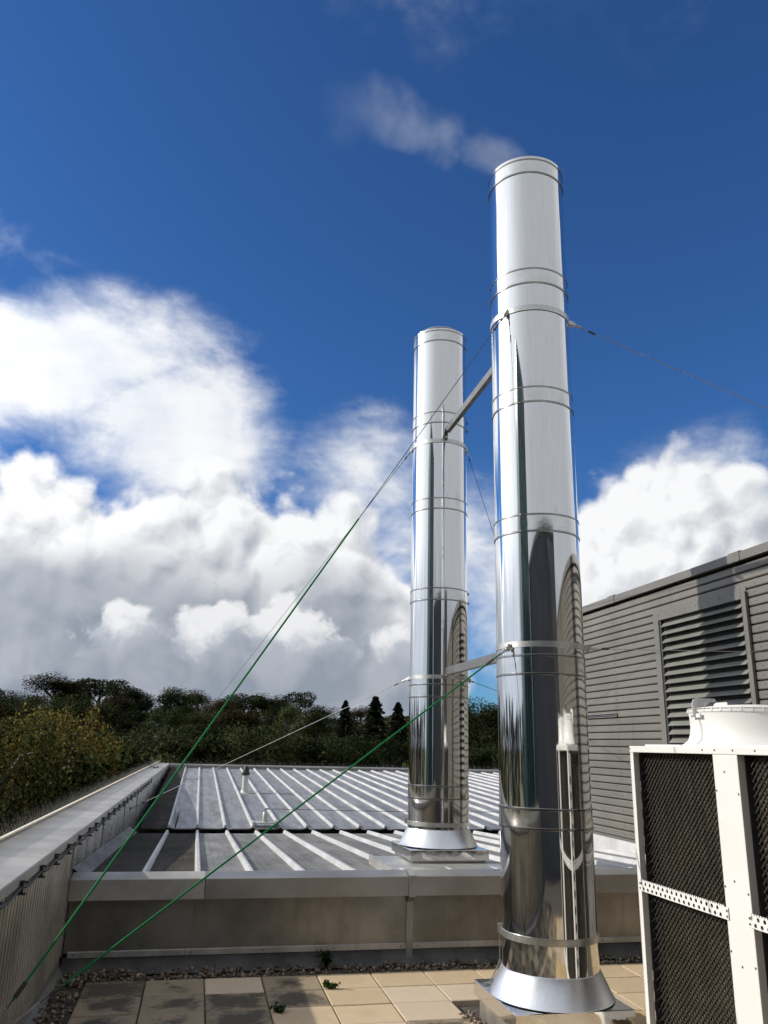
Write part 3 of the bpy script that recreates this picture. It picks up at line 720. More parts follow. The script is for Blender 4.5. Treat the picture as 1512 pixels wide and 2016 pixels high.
# ------------------------------------------------------------------ guy wires
def build_wire(p, q, label, cover=None, r=.0032, mat='dark_wire', gmat='green_wire', gr=.0066, turn=False, sag=.0):
    """p on the flue strap, q at the anchor; cover=(a, b) fractions of the length sheathed in green"""
    p, q = Vector(p), Vector(q); L = (q - p).length; d = (q - p) / L
    t = thing('guy_wire', label, 'wire', q, 'guy wires of the flues')
    def pt(u): return p + (q - p) * u + Vector((0, 0, -sag * 4 * u * (1 - u)))
    B().tube([pt(.12 / L + (1 - .12 / L) * k / 12) for k in range(13)], r, 6).build('cable', mat, t, smooth=True)
    if cover:
        B().tube([pt(cover[0] + (cover[1] - cover[0]) * k / 12) for k in range(13)], gr, 8).build('sheath', gmat, t, smooth=True)
    # shackle and ferrule at the strap, eye bolt at the anchor
    b = B().bar(p - d * .02, p + d * .05, .030, .034).tube([p + d * .045, p + d * .075, p + d * .12], [.016, .010, .012], 8).bar(p + d * .02 - Vector((0, 0, .03)), p + d * .02 + Vector((0, 0, .03)), .014, .014)
    b.build('shackle', 'galv', t, smooth=True)
    B().tube([p + d * .20, p + d * .27], .010, 8).build('ferrule', 'bolt', t, smooth=True)
    if turn:
        s = d.cross(Vector((0, 0, 1))).normalized() * .011; e = q - d * .05
        tb = B().tube([e - d * .24 + s, e - d * .06 + s], .0045, 6).tube([e - d * .24 - s, e - d * .06 - s], .0045, 6).tube([e - d * .27, e - d * .22], .010, 8).tube([e - d * .08, e], .010, 8).tube([e, q + d * .02], .007, 8)
        tb.build('turnbuckle', 'galv', t, smooth=True)
        B().tube([q - d * .46, q - d * .38], .013, 8).build('sleeve', 'bolt', t, smooth=True)
    B().tube([q - d * .05, q + d * .04], .014, 8).tube([q - Vector((0, 0, .03)), q + Vector((0, 0, .03))], .010, 8).build('eye_bolt', 'galv', t, smooth=True)

build_wire((2.419, 6.034, 5.838), (-1.03, 4.93, 0.375), 'green-sheathed guy wire from the nearer flue top strap down to left parapet', cover=(.405, .945), turn=True)
build_wire((2.397, 6.072, 2.80), (-1.03, 5.44, 0.345), 'green-sheathed guy wire from the nearer flue lower strap to left parapet', cover=(.03, .905), turn=True)
build_wire((2.464, 9.62, 5.83), (-1.10, 32.7, 1.20), 'thin brown guy wire from the farther flue top strap to far parapet corner', r=.004, mat='dark_wire')
build_wire((2.462, 9.61, 2.812), (-1.055, 15.1, .865), 'thin pale guy wire from the farther flue lower strap to left parapet', r=.004, mat='steel_wire', turn=True)
build_wire((3.058, 6.069, 5.84), (8.2, 6.376, 4.5), 'steel guy wire running right from the nearer flue top strap above roof', r=.0032, mat='steel_wire')
build_wire((3.058, 6.07, 2.815), (6.17, 7.178, 3.04), 'steel guy wire from the nearer flue lower strap to the louvred wall', r=.003, mat='steel_wire')
build_wire((3.145, 9.39, 5.80), (6.19, 14.934, 4.40), 'dark guy wire from the farther flue top strap passing behind nearer flue', r=.004, mat='dark_wire')
build_wire((3.184, 9.455, 2.80), (6.16, 14.81, 2.89), 'dark guy wire from the farther flue lower strap passing behind nearer flue', r=.004, mat='dark_wire')

# ------------------------------------------------------------------ right-hand plant room with louvre
def build_plant_room():
    t = thing('plant_room', 'taupe metal-clad plant room with big louvre on the right', 'building', (7.5, 6.5, 0))
    WX = 6.2; Y0, Y1 = -2.2, 15.2; LY0, LY1, LZ0, LZ1 = 8.20, 10.02, 1.35, 3.79
    B().box(WX + .03, 11.0, Y0, Y1, -0.3, 4.24).build('core', 'void', t)
    pitch = 0.1068; z = 0.795; i = 0
    joints = (11.25,)
    def plank(y0, y1, z):
        h = pitch
        pr = [(WX + .03, z), (WX - .006, z + .006), (WX - .012, z + .016), (WX - .012, z + h - .022), (WX - .004, z + h - .012), (WX + .022, z + h - .010), (WX + .03, z + h)]
        B().prism(pr, y0, y1).build('cladding_plank', 'clad', t, smooth=True, angle=25)
    while z + pitch < 4.25:
        segs = [(Y0, Y1)] if (z > LZ1 + .06 or z + pitch < LZ0 - .05) else [(Y0, LY0 - .10), (LY1 + .12, Y1)]
        for a, c in segs:
            if a < -1: a0 = 5.0; plank(a, 4.998, z); a = 5.0
            plank(a, c, z)
        z += pitch; i += 1
    # coping, its joint clips, base flashing
    for a, c in ((Y0, 5.0), (5.0, 8.17), (8.18, 11.22), (11.23, Y1 + .05)):
        B().prism([(WX - .075, 4.235), (WX - .075, 4.335), (WX - .06, 4.345), (WX + .35, 4.345), (WX + .35, 4.25), (WX - .055, 4.245), (WX - .055, 4.235)], a, c).build('coping_section', 'clad_trim', t)
    for yy in (8.175, 11.225): B().prism([(WX - .083, 4.23), (WX - .083, 4.350), (WX - .06, 4.358), (WX + .36, 4.358), (WX + .36, 4.340), (WX - .074, 4.333), (WX - .076, 4.23)], yy - .10, yy + .10).build('coping_clip', 'clad_trim', t)
    B().box(WX - .05, WX + .03, Y0, Y1, .765, .795).build('base_trim', 'clad_trim', t)
    B().add([(WX - .04, 8.43, .768), (WX - .04, Y1, .768), (WX - .10, Y1, .46), (WX - .10, 8.43, .62)], [(0, 1, 2, 3)]).build('base_flashing', 'seam', t)
    B().box(WX - .03, WX + .03, Y0, 8.43, -.04, .764).build('base_wall', 'membrane', t)
    # screws down two vertical lines
    for yy in (11.33, 7.95):
        b = B(); zz = .795 + pitch * .5
        while zz < 4.15:
            q = B().lathe((0, 0), [(.0, .009), (.007, .007), (.009, 0)], 8); b.add([(WX - .012 - zv, yy + x, zz + y) for x, y, zv in q.v], q.f); zz += pitch
        b.build('screw_line', 'screw', t, smooth=True)
    # louvre
    lv = bpy.data.objects.new('louvre', None); COL.objects.link(lv); lv.parent = t; lv.location = Vector((WX, 9.1, LZ0)) - t.location; lv['label'] = 'tall louvre with dark gaps between slanted grey blades'
    B().box(WX - .022, WX + .03, LY1, LY1 + .125, LZ0, LZ1 + .13).build('frame_stile', 'clad_trim', lv)
    B().box(WX - .022, WX + .03, LY0 - .105, LY0, LZ0, LZ1 + .13).build('frame_stile', 'clad_trim', lv)
    B().box(WX - .024, WX + .03, LY0 + .001, LY1 - .001, LZ1, LZ1 + .13).build('frame_head', 'clad_trim', lv)
    B().box(WX - .035, WX + .03, LY0, LY1, LZ0 - .04, LZ0).build('frame_sill', 'clad_trim', lv)
    B().box(WX - .055, WX - .023, LY0 - .12, LY0 - .075, LZ0, 3.86).build('edge_trim', 'clad_trim', lv)
    B().box(WX - .016, WX - .005, LY1 - .055, LY1 - .012, LZ0, LZ1 - .01).build('inner_frame', 'recess', lv)
    B().box(WX + .028, WX + .0295, LY0, LY1, LZ0, LZ1).build('backing', 'void', lv)
    z = LZ0 + .01; pit = .1108
    while z + pit < LZ1 + .02:
        b = B().add([(WX - .040, LY0 + .005, z), (WX - .040, LY1 - .075, z), (WX + .022, LY1 - .06, z + .056), (WX + .022, LY0 + .005, z + .056),
                     (WX - .036, LY0 + .005, z - .006), (WX - .036, LY1 - .075, z - .006), (WX + .026, LY1 - .06, z + .051), (WX + .026, LY0 + .005, z + .051)],
                    [(0, 1, 2, 3), (7, 6, 5, 4), (0, 4, 5, 1), (3, 2, 6, 7), (1, 5, 6, 2), (0, 3, 7, 4)])
        b.build('blade', 'blade', lv); z += pit
    for yy in (8.35, 8.6, 8.85, 9.1, 9.35, 9.6, 9.85, 10.0):
        q = B().lathe((0, 0), [(.0, .008), (.006, .006), (.008, 0)], 8); q.v = [(WX - .024 - zv, yy + x, LZ1 + .07 + y) for x, y, zv in q.v]; q.build('screw', 'bolt', lv)
    # narrow slotted vent in the cladding
    vs = B().box(WX - .030, WX - .010, 11.34, 12.6, 2.518, 2.565).build('slot_vent', 'brand', t)
    B().box(WX - .034, WX - .029, 11.34, 12.6, 2.563, 2.570).box(WX - .034, WX - .029, 11.34, 12.6, 2.513, 2.520).box(WX - .034, WX - .029, 11.335, 11.345, 2.513, 2.570).build('vent_frame', 'coping2', vs)
    for k in range(18): B().box(WX - .034, WX - .030, 11.36 + k * .07, 11.395 + k * .07, 2.536, 2.544).build('slot', 'galv', vs)
build_plant_room()

# ------------------------------------------------------------------ white rooftop cooling unit
def perforated(b, L, W, rows, pitch, rad, xf, off=0.0, n=12):
    """flat strip L x W in local (u, v) with staggered round holes; xf maps (u, v) to a point"""
    rh = W / rows
    for r in range(rows):
        v0 = r * rh; cv = v0 + rh / 2; u = 0.0; cells = []
        st = pitch * (.25 if r % 2 else .75) + off
        m = int((L - st - pitch * .5) / pitch)
        edges = [0.0]
        for k in range(m):
            c = st + pitch * (k + .5) - pitch * .25; cells.append((c - pitch / 2, c + pitch / 2, c))
        if not cells: continue
        for a, e in ((0, cells[0][0]), (cells[-1][1], L)):
            if e - a > 1e-4: b.add([xf(a, v0), xf(e, v0), xf(e, v0 + rh), xf(a, v0 + rh)], [(0, 1, 2, 3)])
        for a, e, c in cells:
            inn = []; outr = []
            for k in range(n):
                t = 2 * math.pi * (k + .5) / n; cu, sv = math.cos(t), math.sin(t); inn.append(xf(c + rad * cu, cv + rad * sv))
                q = min((pitch / 2) / abs(cu), (rh / 2) / abs(sv)); outr.append((c + q * cu, cv + q * sv))
            outs = [xf(*p) for p in outr]; fs = [(k, (k + 1) % n, n + (k + 1) % n, n + k) for k in range(n)]
            vs = outs + inn; corners = [(e, v0 + rh), (a, v0 + rh), (a, v0), (e, v0)]
            # fill the four corners of the cell
            for (cu_, cv_) in corners:
                for k in range(n):
                    p, q = outr[k], outr[(k + 1) % n]
                    if abs(p[0] - q[0]) > 1e-6 and abs(p[1] - q[1]) > 1e-6 and (p[0] - c) * (cu_ - c) > 0 and (p[1] - cv) * (cv_ - cv) > 0 and (q[0] - c) * (cu_ - c) > 0 and (q[1] - cv) * (cv_ - cv) > 0:
                        vs.append(xf(cu_, cv_)); fs.append((k, len(vs) - 1, (k + 1) % n))
            b.add(vs, fs)

def build_cooler():
    X0, X1, Y0, Y1, ZT = 3.080, 4.330, 3.290, 5.496, 2.044
    t = thing('cooling_unit', 'white rooftop cooling unit with mesh sides and fan cowls', 'cooling unit', (X0 + .6, 4.4, 0))
    def hole_scr(x, y, z, par):
        q = B().lathe((0, 0), [(.0, .0045), (.0055, .0035), (.007, 0)], 8); q.v = [(x - zv, y + a, z + c) for a, c, zv in q.v]; q.build('screw', 'screw', par)
    # legs, top deck and rails
    for x in (X0 + .003, X1 - .063):
        for y in (Y0 + .003, Y1 - .053): B().box(x, x + .06, y, y + .05, -.0, .12).build('leg', 'white', t)
    dk = B().box(X0 + .01, X1 - .01, Y0 + .01, Y1 - .01, ZT - .02, ZT - .001).build('top_deck', 'white', t)
    B().box(X0 + .05, X1 - .05, Y0 + .08, Y1 - .13, ZT, ZT + .012).build('deck_plate', 'white', dk)
    r1 = bevel(B().box(X0 - .004, X0 + .05, Y0, Y1, ZT - .044, ZT).build('top_rail', 'white', t), .004)
    bevel(B().box(X1 - .05, X1 + .004, Y0, Y1, ZT - .044, ZT).build('top_rail', 'white', t), .004)
    bevel(B().box(X0 + .051, X1 - .051, Y1 - .04, Y1 + .004, ZT - .044, ZT).build('top_rail', 'white', t), .004)
    bevel(B().box(X0, X0 + .05, Y0, Y1, .10, .17).build('bottom_rail', 'white', t), .004)
    bevel(B().box(X0 + .051, X1, Y1 - .045, Y1, .10, .17).build('bottom_rail', 'white', t), .004)
    for y in (Y1 - .012, 4.60, 4.475, 4.30, 4.10): hole_scr(X0 - .004, y, ZT - .02 - (.0 if y < 5 else 0), r1)
    # corner angle and mid post on the left face
    bevel(B().box(X0, X0 + .045, Y1 - .042, Y1, .17, ZT - .045).build('corner_post', 'white', t), .003)
    B().box(X1 - .045, X1, Y1 - .042, Y1, .17, ZT - .045).build('corner_post', 'white', t)
    for x in (X0, X1 - .045): bevel(B().box(x, x + .045, Y0, Y0 + .042, .17, ZT - .045).build('corner_post', 'white', t), .003)
    B().box(X0 + .046, X1 - .046, Y0 + .004, Y0 + .020, .17, 1.08).build('end_panel', 'white', t); B().box(X0 + .046, X1 - .046, Y0 + .004, Y0 + .020, 1.085, ZT - .045).build('end_panel', 'white', t)
    bevel(B().box(X0 + .051, X1 - .051, Y0 - .004, Y0 + .04, ZT - .044, ZT).build('top_rail', 'white', t), .004); B().box(X0 + .051, X1 - .046, Y0, Y0 + .045, .10, .169).build('bottom_rail', 'white', t)
    B().box(X1 - .03, X1 - .01, Y0 + .05, Y1 - .05, .17, ZT - .045).build('back_coil', 'coil', t)
    mp = bevel(B().box(X0 - .002, X0 + .05, 4.270, 4.505, .17, ZT - .045).build('mid_post', 'white', t), .004)
    for y, z in ((4.40, 1.90), (4.49, 1.79), (4.285, 1.78), (4.40, 1.30), (4.49, 1.26), (4.285, 1.25), (4.40, .86), (4.49, .92), (4.285, .88), (4.40, .5)): hole_scr(X0 - .002, y, z, mp)
    # coil, guard mesh and dark reveals per bay on the left face
    def bay_left(a, c, gap):
        cb = B().box(X0 + .105, X0 + .20, a, c - gap, .17, ZT - .045).build('coil', 'coil', t)
        B().box(X0 + .046, X0 + .20, c - .008, c - .001, .17, ZT - .045).build('reveal', 'recess', t)
        if gap > .05: B().box(X0 + .095, X0 + .20, c - gap + .001, c - .009, .17, ZT - .045).build('reveal', 'recess', t)
        fb = B(); k = 0
        y = a + .006
        while y < c - gap - .006: fb.box(X0 + .098, X0 + .105, y, y + .004, .18, ZT - .05); y += .012
        fb.build('coil_fins', 'coil', t, kind='stuff')
        m = B(); z0, z1 = .17, ZT - .045; W = c - a - gap + (.045 if gap > .05 else 0); H = z1 - z0; p = .042; x = X0 + .078
        for fam, w in ((1, .0085), (-1, .0040)):
            k = -int(H / p) - 2
            while k * p < W + H:
                # line u - fam*v = k*p clipped to [0,W]x[0,H]
                pts = []
                s_ = k * p
                if fam == 1:
                    v0 = max(0, -s_ / 1.0); v1 = min(H, W - s_)
                    if v1 > v0: pts = [(s_ + v0, v0), (s_ + v1, v1)]
                else:
                    v0 = max(0, s_ - W); v1 = min(H, s_)
                    if v1 > v0: pts = [(s_ - v0, v0), (s_ - v1, v1)]
                if pts: m.bar((x - .004 * fam, a + W - pts[0][0], z0 + pts[0][1]), (x - .004 * fam, a + W - pts[1][0], z0 + pts[1][1]), w, .007, up=(1, 0, 0))
                k += 1
        m.build('guard_mesh', 'mesh', t, kind='stuff')
    bay_left(4.505, 5.454, .075); bay_left(3.33, 4.270, .02)
    # end face
    B().box(X0 + .21, X1 - .045, Y1 - .16, Y1 - .10, .17, ZT - .045).build('coil', 'coil', t)
    m = B(); k = -44; W, H = X1 - X0 - .10, 1.80
    while k * .06 < W:
        for fam in (1, -1):
            s_ = k * .06; v0 = max(0, -s_); v1 = min(H, W - s_)
            if v1 > v0:
                u0, u1 = (s_ + v0, s_ + v1) if fam == 1 else (W - s_ - v0, W - s_ - v1)
                m.bar((X0 + .05 + u0, Y1 - .075, .17 + v0), (X0 + .05 + u1, Y1 - .075, .17 + v1), .006, .006, up=(0, 1, 0))
        k += 1
    m.build('guard_mesh', 'mesh', t, kind='stuff')
    # perforated stiffening bars with serrated top edge
    def pbar(a, c, x, z, axis='y'):
        b = B(); L = c - a; W = .066
        xf = (lambda u, v: (x, c - u, z + v)) if axis == 'y' else (lambda u, v: (a + u, x, z + v))
        perforated(b, L, W, 2, .0535, .0118, xf)
        k = 0; w = .022
        while (k + 1) * w < L - .02:
            u = .01 + k * w; b.add([xf(u, W), xf(u + w * .62, W), xf(u + w * .62, W + .008), xf(u, W + .008)], [(0, 1, 2, 3)]); k += 1
        # folded top and bottom edges give the bar depth
        dx = .03
        if axis == 'y':
            b.add([(x, c, z), (x, a, z), (x + dx, a, z), (x + dx, c, z)], [(0, 1, 2, 3)])
        o = b.build('perforated_bar', 'white', t); md = o.modifiers.new('thickness', 'SOLIDIFY'); md.thickness = .002; md.offset = 0
        return o
    o = pbar(4.478, 5.462, X0 - .008, 1.083)
    for y, z in ((5.452, 1.10), (5.452, 1.13), (4.488, 1.10), (4.488, 1.13)): hole_scr(X0 - .010, y, z, o)
    o = pbar(3.330, 4.295, X0 - .008, 1.083)
    for y, z in ((4.285, 1.10), (4.285, 1.13)): hole_scr(X0 - .010, y, z, o)
    pbar(X0 + .05, X1 - .05, Y1 + .006, 1.083, 'x')
    # perforated corner strip on the end face (mirrored in the flue)
    b = B(); perforated(b, 1.80, .115, 1, .122, .036, lambda u, v: (X0 + .001 + v, Y1 + .003, .18 + u)); o = b.build('perforated_post', 'white', t); md = o.modifiers.new('thickness', 'SOLIDIFY'); md.thickness = .002; md.offset = 0
    # two fan cowls with guards and bracket ears
    for cy in (4.930, 3.860):
        c = (3.705, cy); R = .405
        cw = B().lathe(c, [(R + .075, ZT + .012), (R + .050, ZT + .022), (R + .022, ZT + .045), (R + .006, ZT + .085), (R, ZT + .13), (R + .002, ZT + .20), (R + .006, ZT + .225), (R + .014, ZT + .230), (R + .014, ZT + .245), (R - .002, ZT + .247), (R - .010, ZT + .20), (R - .010, ZT + .02)], 72).build('fan_cowl', 'white', t, smooth=True, angle=40)
        gd = B()
        for k, rr in enumerate([R + .010 - .026 * q for q in range(14)]):
            z = ZT + .252 + .030 * (1 - (rr / R) ** 2)
            gd.lathe(c, [(rr, z), (rr + .0035, z + .003), (rr, z + .006), (rr - .0035, z + .003), (rr, z)], 48)
        for k in range(40):
            a = 2 * math.pi * k / 40; d = Vector((math.sin(a), math.cos(a), 0)); p = Vector((c[0], c[1], 0))
            gd.bar(p + d * (R + .018) + Vector((0, 0, ZT + .232)), p + d * (R + .012) + Vector((0, 0, ZT + .255)), .004, .004).bar(p + d * (R + .012) + Vector((0, 0, ZT + .255)), p + d * .06 + Vector((0, 0, ZT + .283)), .004, .004)
        gd.build('fan_guard', 'white', cw, kind='stuff')
        B().lathe(c, [(.0, ZT + .06), (.09, ZT + .06), (.09, ZT + .16), (.0, ZT + .17)], 24).build('fan_hub', 'dark_metal', cw, smooth=True)
        for k in range(5):
            a = 2 * math.pi * k / 5; d = Vector((math.sin(a), math.cos(a), 0)); s_ = Vector((d.y, -d.x, 0)); p = Vector((c[0], c[1], ZT + .11))
            B().add([p + d * .08 - s_ * .06 + Vector((0, 0, .03)), p + d * .38 - s_ * .10 + Vector((0, 0, .03)), p + d * .38 + s_ * .10 - Vector((0, 0, .03)), p + d * .08 + s_ * .06 - Vector((0, 0, .03))], [(0, 1, 2, 3)]).build('fan_blade', 'dark_metal', cw)
        for deg in (-55, 35, 125, 215):
            a = RAD(deg) + math.atan2(-c[0], -c[1]) - RAD(-20); d = Vector((math.sin(a), math.cos(a), 0)); s_ = Vector((d.y, -d.x, 0)); p = Vector((c[0], c[1], ZT))
            # rounded bracket plate standing across the rim
            pr = [(-.055, .195), (.030, .195), (.030, .285), (.018, .312), (-.010, .322), (-.140, .322), (-.150, .312), (-.150, .300), (-.055, .292)]
            vs = [p + d * (R + .012 + u) - s_ * .003 + Vector((0, 0, v)) for u, v in pr] + [p + d * (R + .012 + u) + s_ * .003 + Vector((0, 0, v)) for u, v in pr]; n = len(pr)
            B().add(vs, [tuple(range(n)), tuple(reversed(range(n, 2 * n)))] + [(i, (i + 1) % n, n + (i + 1) % n, n + i) for i in range(n)]).build('guard_bracket', 'white', cw)
            e = p + d * (R + .02) + Vector((0, 0, .205)); B().bar(e - s_ * .055, e + s_ * .055, .010, .026, up=(0, 0, 1)).tube([e + s_ * .04, e + s_ * .04 + d * .016], .008, 6).build('bracket_foot', 'white', cw)
    return t
build_cooler()

# ------------------------------------------------------------------ small roof fittings
def build_vent():
    x, y = 1.325, 23.15; z = zup(y); t = thing('vent_pipe', 'short pale vent pipe with black cap standing on far roof', 'vent pipe', (x, y, z))
    B().lathe((x, y), [(.16, z - .01), (.12, z + .02), (.105, z + .07), (.10, z + .08)], 24).build('base_collar', 'pvc', t, smooth=True)
    B().lathe((x, y), [(.085, z), (.085, z + .50)], 24).build('pipe', 'pvc', t, smooth=True)
    B().lathe((x, y), [(.11, z + .47), (.115, z + .53), (.085, z + .55), (.075, z + .66), (.05, z + .70), (.0, z + .71)], 24).build('cap', 'black', t, smooth=True)
build_vent()

def build_anchor():
    x, y = 1.375, 16.55; z = zup(y) + .06; t = thing('safety_anchor', 'white fall-arrest anchor post on plate at the roof valley', 'anchor post', (x, y, z))
    bevel(B().box(x - .25, x + .25, y - .20, y + .20, z + .01, z + .025).build('plate', 'trim_white', t), .004)
    for dx in (-.24, .21): B().box(x + dx, x + dx + .03, y - .18, y + .18, z - .05, z + .04).build('clamp', 'trim_white', t)
    B().lathe((x, y), [(.075, z + .025), (.055, z + .035), (.050, z + .19), (.045, z + .20), (0, z + .20)], 20).build('post', 'trim_white', t, smooth=True)
    B().tube([(x, y, z + .2), (x, y, z + .26)], .02, 8).tube([(x - .02, y, z + .26), (x + .09, y, z + .265)], .016, 8).build('eye', 'galv', t, smooth=True)
    w = thing('safety_line', 'thin steel fall-arrest line stretched across the roof from anchor post', 'wire', (x + .1, y, z + .26))
    B().tube([(x + .08, y, z + .262), (4.0, y + .02, z + .225), (8.0, y + .05, z + .24)], .006, 6).build('cable', 'dark_wire', w, smooth=True)
    B().tube([(x + .09, y, z + .262), (x + .34, y, z + .258)], [.014, .008], 8).build('tensioner', 'galv', w, smooth=True)
build_anchor()

# ------------------------------------------------------------------ weeds
def leaves_mesh(name, c, d, s, mat, tri=False, aspect=.55, nrm=None):
    """c (n,3) centres, d (n,3) leaf axis directions, s (n,) lengths: one folded quad per leaf"""
    n = len(c); d = d / np.linalg.norm(d, axis=1, keepdims=True); r = rng.normal(size=(n, 3)); a = np.cross(d, r); a /= np.linalg.norm(a, axis=1, keepdims=True)
    h = s[:, None]; v = np.stack([c - d * h * .5, c + a * h * aspect * .5, c + d * h * .5, c - a * h * aspect * .5], 1).reshape(-1, 3)
    me = fast_mesh(name, v, np.arange(4 * n).reshape(n, 4), mat)
    if nrm is not None:
        q = nrm + rng.normal(0, .28, nrm.shape); q /= np.linalg.norm(q, axis=1, keepdims=True)
        me.normals_split_custom_set_from_vertices(np.repeat(q, 4, axis=0).tolist())
    return me

def weed(x, y, z, h, r, n, label, blades=False):
    t = thing('weed', label, 'weed', (x, y, z))
    b = B(); cs = []; ds = []
    for k in range(n):
        a = rnd.uniform(0, 6.28); q = rnd.uniform(.2, 1) * r; hh = h * rnd.uniform(.5, 1)
        top = Vector((x + q * math.cos(a), y + q * math.sin(a), z + hh)); b.tube([(x, y, z - .02), ((x + top.x) / 2 + rnd.uniform(-.01, .01), (y + top.y) / 2, z + hh * .6), top], [.003, .0025, .0012], 4)
        if not blades:
            for m in range(9):
                u = rnd.uniform(.25, 1.05); p = Vector((x, y, z)).lerp(top, u); cs.append((p.x + rnd.uniform(-.02, .02), p.y + rnd.uniform(-.02, .02), p.z + rnd.uniform(-.01, .015))); ds.append((rnd.uniform(-1, 1), rnd.uniform(-1, 1), rnd.uniform(-.2, .7)))
    b.build('stems', 'leaf_weed', t)
    if cs: link('leaves', leaves_mesh('leaves', np.array(cs), np.array(ds), rng.uniform(.025, .05, len(cs)), 'leaf_weed', aspect=.7), t, loc=-t.location)
weed(1.34, 8.24, 0, .15, .09, 14, 'leafy green weed growing against the upstand in the pebbles')
weed(1.275, 7.55, 0, .045, .07, 7, 'small flat weed at a crossing of paving joints')
weed(0.78, 6.98, 0, .045, .06, 8, 'tiny green weed in the joint at bottom edge of paving')
weed(-0.30, 16.30, .44, .42, .16, 18, 'tuft of thin grass growing at the roof valley', True)
weed(-0.86, 5.6, 0, .18, .10, 14, 'dark weed in the pebbles beside the left parapet foot')

# ------------------------------------------------------------------ buildings behind the camera that the flues mirror
def build_rear():
    t = thing('rear_building', 'dark grey building behind the viewpoint, seen mirrored in the flues', 'building', (2, -3, 0))
    B().box(-6.0, 6.15, -6.0, -2.25, -7.4, 5.95).build('wall', 'wall_dark', t)
    B().box(-6.1, 6.16, -6.1, -2.17, 5.955, 6.12).build('coping', 'clad_trim', t)
    for k in range(3): B().box(-.2 + k * 2.1, -.16 + k * 2.1, -2.249, -2.235, 0, 5.9).build('panel_joint', 'clad_trim', t)
    t = thing('stair_tower', 'tall teal glazed tower far left, seen mirrored in the flues', 'building', (-10.5, -1.5, -7.4))
    B().box(-13.5, -8.6, -4.6, 1.2, -7.4, 12.2).build('wall', 'teal', t)
    for k in range(5): B().box(-8.6, -8.52, -4.3 + k * 1.25, -4.18 + k * 1.25, -7, 12.1).build('mullion', 'trim_white', t)
    for k in range(6): B().box(-8.6, -8.54, -4.5, 1.15, -6 + k * 3.2, -5.85 + k * 3.2).build('transom', 'dark_metal', t)
build_rear()

# ------------------------------------------------------------------ trees
def shell(n, c, r, fill=.55):
    d = rng.normal(size=(n, 3)); d /= np.linalg.norm(d, axis=1, keepdims=True); q = rng.uniform(fill, 1.0, (n, 1)) ** .6
    return np.asarray(c) + d * q * np.asarray(r)

def crown_broad(n_leaf, size, seed, lobes=16, flat=1.0):
    """unit tree: height 1, crown roughly .30 .. 1.0"""
    r = random.Random(seed); pts = []
    L = [((0, 0, .66), (.20, .20, .30))]
    for k in range(lobes):
        a = r.uniform(0, 6.28); h = r.uniform(.34, .93); q = .24 * math.sqrt(max(.05, 1 - ((h - .58) / .42) ** 2)) * r.uniform(.6, 1.05)
        s = r.uniform(.075, .135); L.append(((q * math.cos(a), q * math.sin(a), h), (s, s, s * r.uniform(.65, .9) * flat)))
    w = [4] + [1] * lobes; tot = sum(w)
    for (c, rr), ww in zip(L, w): pts.append(shell(int(n_leaf * ww / tot), c, np.array(rr) * 1.12, .12))
    global CROWN_N
    CROWN_N = np.concatenate([(q - np.array(c)) / np.array(rr) + .45 * (q - np.array([0, 0, .55])) / .3 for q, (c, rr) in zip(pts, L)])
    p = np.concatenate(pts); d = rng.normal(size=p.shape); d[:, 2] *= .6
    return p, d, rng.uniform(.6, 1.2, len(p)) * size, L

def crown_pine(n_leaf, size, seed):
    r = random.Random(seed); pts = []; L = []
    for k in range(9):
        a = r.uniform(0, 6.28); h = r.uniform(.62, .97); q = r.uniform(.05, .24); s = r.uniform(.08, .14); L.append(((q * math.cos(a), q * math.sin(a), h), (s * 1.1, s * 1.1, s * .75)))
    for c, rr in L: pts.append(shell(n_leaf // 9, c, rr, .3))
    p = np.concatenate(pts); d = rng.normal(size=p.shape); return p, d, rng.uniform(.6, 1.2, len(p)) * size, L

def crown_spruce(n_leaf, size, seed):
    n = n_leaf; h = rng.uniform(.08, 1.0, n) ** .9; lay = np.floor(h * 16) / 16; fr = (h - lay) * 16
    q = (1 - h) ** .85 * .30 * (.35 + .65 * (1 - fr)) + .006; a = rng.uniform(0, 6.28, n); q = q * np.sqrt(rng.uniform(.25, 1, n)) * (1 + .25 * np.sin(a * 5 + lay * 40))
    p = np.stack([q * np.cos(a), q * np.sin(a), h - q * .25], 1); d = np.stack([np.cos(a), np.sin(a), rng.uniform(-.6, .2, n)], 1)
    return p, d, rng.uniform(.6, 1.2, n) * size, []

def crown_birch(n_leaf, size, seed):
    r = random.Random(seed); ps = []; ds = []; strands = 760; per = n_leaf // strands
    for k in range(strands):
        a = r.uniform(0, 6.28); h = r.uniform(.30, .98); q = .27 * math.sqrt(max(.02, 1 - ((h - .5) / .52) ** 2)) * math.sqrt(r.uniform(.15, 1)); ln = r.uniform(.06, .20)
        u = rng.uniform(0, 1, per)
        p = np.stack([q * math.cos(a) + u * .03 * math.cos(a) + rng.normal(0, .007, per), q * math.sin(a) + u * .03 * math.sin(a) + rng.normal(0, .007, per), h - u * ln + rng.normal(0, .006, per)], 1); ps.append(p)
        ds.append(rng.normal(size=(per, 3)) * [.6, .6, 1.2])
    p = np.concatenate(ps); return p, np.concatenate(ds), rng.uniform(.6, 1.25, len(p)) * size, []

